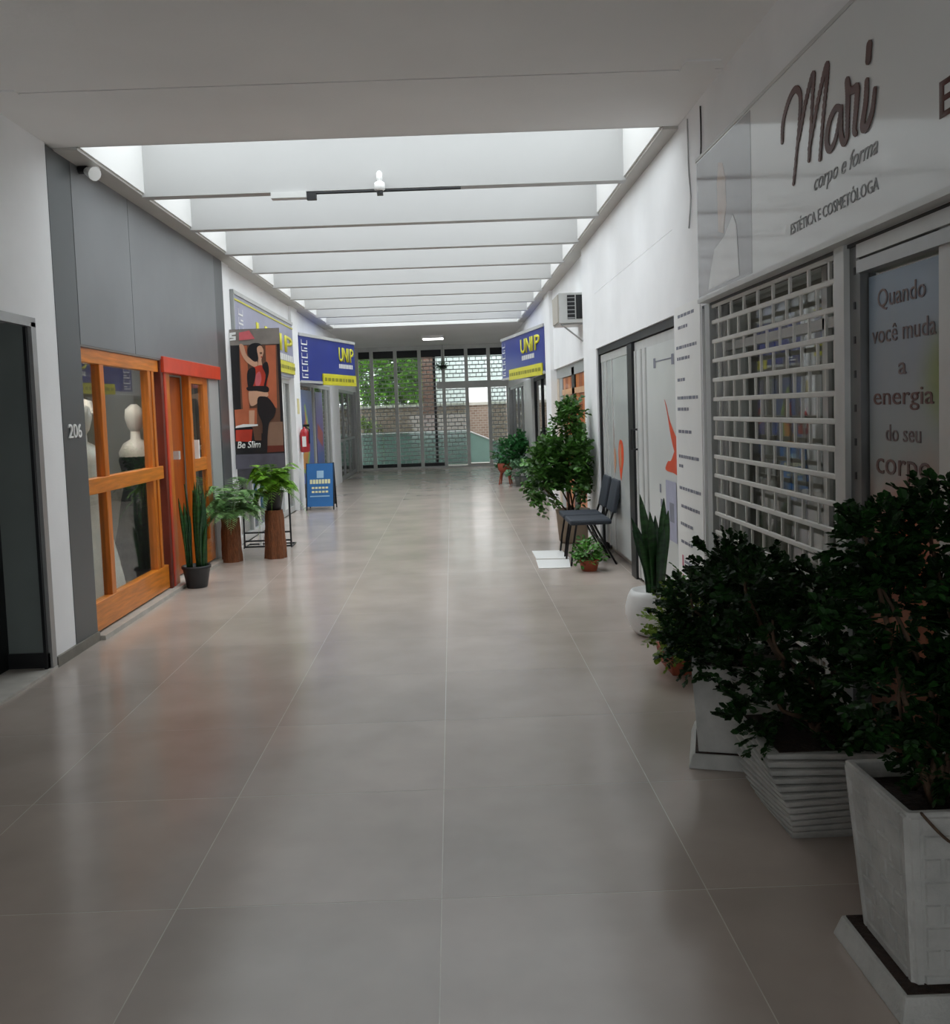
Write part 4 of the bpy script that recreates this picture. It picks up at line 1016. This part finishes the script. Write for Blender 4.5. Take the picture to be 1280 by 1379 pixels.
# big bushy plant behind the chairs
c = (1.42, 10.95, 0); t = thing('ficus_shrub', 'tall bushy green shrub spilling over behind the two chairs', 'plant', c)
pot_lathe(t, c, [(.13, 0), (.17, .02), (.2, .36), (.21, .40), (.18, .40), (.17, .37)], mat('tan_pot', '9b8b79', .7, .1, 6), .17, .37)
shrub(t, (1.42, 10.95, .36), [((1.12, 10.85, .95), (.20, .25, .26), 130), ((1.06, 10.75, .68), (.17, .2, .24), 90), ((1.36, 10.95, 1.00), (.24, .28, .3), 150), ((1.38, 11.0, 1.36), (.13, .2, .26), 70), ((1.44, 10.9, 1.55), (.10, .12, .15), 40), ((1.58, 10.75, 1.05), (.16, .3, .28), 110), ((1.47, 10.95, .75), (.2, .2, .15), 60), ((1.62, 10.75, .75), (.1, .2, .2), 40)], LEAF_M, .07, 53, spray=6, sr=.012, xmax=1.56)

# two chairs
def make_chair(label, loc):
    t = thing('visitor_chair', label, 'chair', (0, 0, 0), 'visitor chairs against the folding doors')
    b = B(); b.box(-.23, .2, -.22, .22, .415, .47); b.build('seat', CHAIRF, t, smooth=True, bevel=.025, seg=3)
    bk = B().prism([(-.2, .0), (.2, .0), (.185, .34), (-.185, .34)], (.21, 0, .53), Vector((0, -1, 0)), Vector((.2, 0, .97)).normalized(), .045)
    bk.build('backrest', CHAIRF, t, smooth=True, bevel=.018, seg=3)
    for s in (-1, 1):
        B().tube([(.12, s*.19, .42), (-.13, s*.195, .22), (-.22, s*.2, .0)] if False else [(-.16, s*.19, .42), (-.2, s*.2, .2), (-.225, s*.205, 0)], .011).build('leg', CHAIRM, t)
        B().tube([(.02, s*.19, .42), (.12, s*.2, .22), (.24, s*.205, 0)], .011).build('leg', CHAIRM, t)
        B().tube([(.1, s*.17, .43), (.19, s*.17, .44), (.235, s*.17, .57)], .012).build('back_support', CHAIRM, t)
    B().cyl((.12, -.2, .22), (.12, .2, .22), .01).build('stretcher', CHAIRM, t)
    B().cyl((-.16, -.19, .415), (-.16, .19, .415), .011).build('seat_bar', CHAIRM, t); B().cyl((.03, -.19, .415), (.03, .19, .415), .011).build('seat_bar', CHAIRM, t)
    t.location = loc
    return t
ch = make_chair('dark blue padded visitor chair nearest the small terracotta pot', (1.40, 9.48, 0))
c2 = copy_tree(ch); c2.location = (1.40, 10.02, 0); c2['label'] = 'dark blue padded visitor chair farther back beside the bushy shrub'

# small terracotta pot
c = (1.315, 8.98, 0); t = thing('potted_herb', 'small leafy herb in a terracotta bowl in front of the chairs', 'plant', c)
pot_lathe(t, c, [(.07, 0), (.075, .005), (.098, .095), (.106, .1), (.106, .118), (.094, .118), (.09, .1)], TERRA, .09, .1)
shrub(t, (c[0], c[1], .1), [((c[0]-.01, c[1], .18), (.14, .13, .08), 70)], mat('herb_leaf', '4c7f30', .4, .3, 20, island=True, trans=.15), .045, 54, spray=5, sr=.005)
# floor mats
for lab, q in (('white floor mat lying farther from the small terracotta pot', [(.86, 9.76), (1.215, 9.72), (1.20, 10.27), (.86, 10.30)]), ('white floor mat lying nearer the small terracotta pot', [(.83, 9.17), (1.15, 9.15), (1.20, 9.64), (.85, 9.68)])):
    o = B().prism(q, (0, 0, .012), (1, 0, 0), (0, 1, 0), .012).build('floor_mat', WHITE, bevel=.003, seg=1); tag(o, lab, 'mat', 'white floor mats by the chairs')

# white round pot with snake plant
c = (1.39, 6.38, 0); t = thing('snake_plant', 'broad leaved snake plant in a round white pot beside the notice', 'plant', c)
pot_lathe(t, c, [(.11, 0), (.13, .008), (.175, .06), (.205, .14), (.205, .2), (.185, .28), (.165, .315), (.15, .32), (.14, .30)], WPOT, .145, .29)
rg = random.Random(12)
for k, (a, L, be) in enumerate([(3.6, .72, .06), (3.0, .55, .10), (.3, .68, .04), (5.0, .5, .1), (4.3, .6, .05), (1.2, .55, .05), (5.8, .6, .06), (2.4, .45, .12), (3.9, .42, .12), (.8, .4, .1)]):
    r = .05; blade((c[0]+r*math.cos(a), c[1]+r*math.sin(a), .28), (math.cos(a), math.sin(a), 0), L, .085, be, a+.8, SNAKE2 if k % 2 else SNAKE, t)

# low terracotta trough plant
c = (1.43, 5.52, 0); t = thing('trough_plant', 'low yellow green plant in a square terracotta tray on the floor', 'plant', c)
B().frus(c, .165, .19, 0, .12).build('tray', TERRA, t, bevel=.008); B().frus(c, .17, .17, .1, .125).build('soil', SOIL, t)
shrub(t, (c[0], c[1], .12), [((1.35, 5.45, .30), (.22, .25, .2), 90), ((1.26, 5.3, .22), (.13, .2, .12), 50)], LEAF_Y, .04, 55, spray=7, sr=.006, xmax=1.56)
shrub(t, (c[0], c[1], .12), [((1.48, 5.5, .42), (.18, .25, .22), 90)], LEAF_M, .04, 56, spray=7, sr=.006, xmax=1.56, leafname='foliage')

# three aralias in white planters
def square_planter(t, c, hb, ht_, z0, z1, tray_h, relief=True, rot=0.0):
    B().frus(c, tray_h, tray_h-.02, 0, z0+.012, rot, rot).build('tray', CONC, t, bevel=.008)
    B().frus((c[0], c[1], 0), tray_h-.03, tray_h-.03, z0+.005, z0+.016, rot, rot).build('tray_soil', SOIL, t)
    b = B(); vs = []; q = [(hb, z0), (ht_, z1), (ht_-.022, z1), (ht_-.03, z1-.06)]
    for h, z in q:
        for sx, sy in ((-1,-1),(1,-1),(1,1),(-1,1)): vs.append((c[0]+h*(sx*math.cos(rot)-sy*math.sin(rot)), c[1]+h*(sx*math.sin(rot)+sy*math.cos(rot)), z))
    fs = [(3, 2, 1, 0)]+[(i*4+k, i*4+(k+1) % 4, (i+1)*4+(k+1) % 4, (i+1)*4+k) for i in range(3) for k in range(4)]
    pt_ = b.add(vs, fs).build('pot', CONC, t, bevel=.004, seg=1)
    B().frus((c[0], c[1], 0), ht_-.032, ht_-.032, z1-.07, z1-.045, rot, rot).build('soil', SOIL, pt_)
    if relief:
        for face in range(4):
            b = B(); ang = face*math.pi/2
            fx = Vector((math.cos(ang), math.sin(ang), 0)); out = Vector((math.sin(ang), -math.cos(ang), 0))
            hgt = z1-z0
            def pt(u, v, d):   # u -1..1, v 0..1
                h = hb+(ht_-hb)*v; return Vector((c[0], c[1], z0+v*hgt))+fx*(u*h)+out*(h+d)
            def slab(u0, u1, v0, v1, d):
                P = [pt(u0, v0, -.002), pt(u1, v0, -.002), pt(u1, v1, -.002), pt(u0, v1, -.002), pt(u0+.03, v0+.008, d), pt(u1-.03, v0+.008, d), pt(u1-.03, v1-.008, d), pt(u0+.03, v1-.008, d)]
                b.add(P, [(4, 5, 6, 7), (0, 1, 5, 4), (1, 2, 6, 5), (2, 3, 7, 6), (3, 0, 4, 7)])
            slab(-.98, -.82, .02, .98, .006); slab(.82, .98, .02, .98, .006); slab(-.82, .82, .9, .98, .006); slab(-.82, .82, .02, .08, .006)
            for r in range(6):
                v0 = .11+r*.13
                us = [(-.78, -.3), (-.26, .26), (.3, .78)] if r % 2 else [(-.78, -.52), (-.48, -.04), (0, .44), (.48, .78)]
                for u0, u1 in us: slab(u0, u1, v0, v0+.115, .005)
            b.build('relief', CONC, pt_)
c = (1.30, 4.13, 0); t = thing('potted_aralia', 'leafy aralia in a plain square white planter behind the ribbed one', 'plant', c)
square_planter(t, c, .2, .225, .05, .46, .245, False, math.radians(-16))
shrub(t, (1.27, 4.24, .42), [((1.17, 4.15, .66), (.26, .26, .2), 130), ((1.38, 4.25, .72), (.24, .3, .24), 120), ((1.10, 4.1, .50), (.18, .22, .17), 70), ((1.30, 4.2, .84), (.22, .25, .14), 90), ((1.05, 4.0, .70), (.17, .16, .14), 60), ((1.24, 4.0, .52), (.22, .14, .2), 60)], LEAF_D, .030, 61, spray=14, sr=.012, xmax=1.56)
c = (1.335, 3.41, 0); t = thing('potted_aralia', 'leafy aralia in the white ribbed twisted planter', 'plant', c)
nl = 12
for k in range(nl):
    f = k/(nl-1); h = .152+.078*math.sin(f*1.75)
    B().frus(c, h-.012, h+.004, .345*k/nl+.01, .345*(k+1)/nl+.008, math.radians(6*math.sin(f*4.2+.3)), math.radians(6*math.sin(f*4.2+.3)+1)).build('rib', CONC, t, bevel=.009, seg=2)
B().frus(c, .19, .2, .335, .358).build('soil', SOIL, t)
B().frus(c, .13, .14, 0, .012).build('foot', CONC, t)
shrub(t, (1.335, 3.43, .34), [((1.22, 3.45, .66), (.28, .28, .24), 140), ((1.45, 3.5, .78), (.2, .3, .22), 110), ((1.2, 3.35, .46), (.22, .2, .15), 80), ((1.42, 3.35, .52), (.2, .22, .2), 80), ((1.15, 3.6, .86), (.2, .22, .14), 80)], LEAF_D, .031, 62, spray=14, sr=.013, xmax=1.56)
c = (1.315, 2.46, 0); t = thing('potted_aralia', 'large aralia in the square white planter with brick relief on a tray', 'plant', c)
square_planter(t, c, .145, .185, .055, .55, .215, True)
shrub(t, (1.315, 2.47, .50), [((1.24, 2.55, 1.00), (.19, .2, .18), 150), ((1.34, 2.55, 1.20), (.18, .2, .12), 110), ((1.18, 2.58, 1.18), (.11, .14, .12), 70), ((1.48, 2.5, .98), (.13, .25, .26), 110), ((1.22, 2.5, .78), (.17, .2, .14), 110), ((1.42, 2.4, .78), (.16, .2, .2), 120), ((1.44, 2.6, 1.29), (.15, .2, .07), 60), ((1.30, 2.45, .64), (.14, .14, .08), 50)], LEAF_D, .028, 63, spray=14, sr=.010, xmax=1.56)
o = B().tube(smooth_line([(1.19, 2.30, .53), (1.165, 2.265, .552), (1.21, 2.258, .50), (1.25, 2.262, .47), (1.31, 2.262, .46)], 4), .004, 6).build('runner', STEM, t)
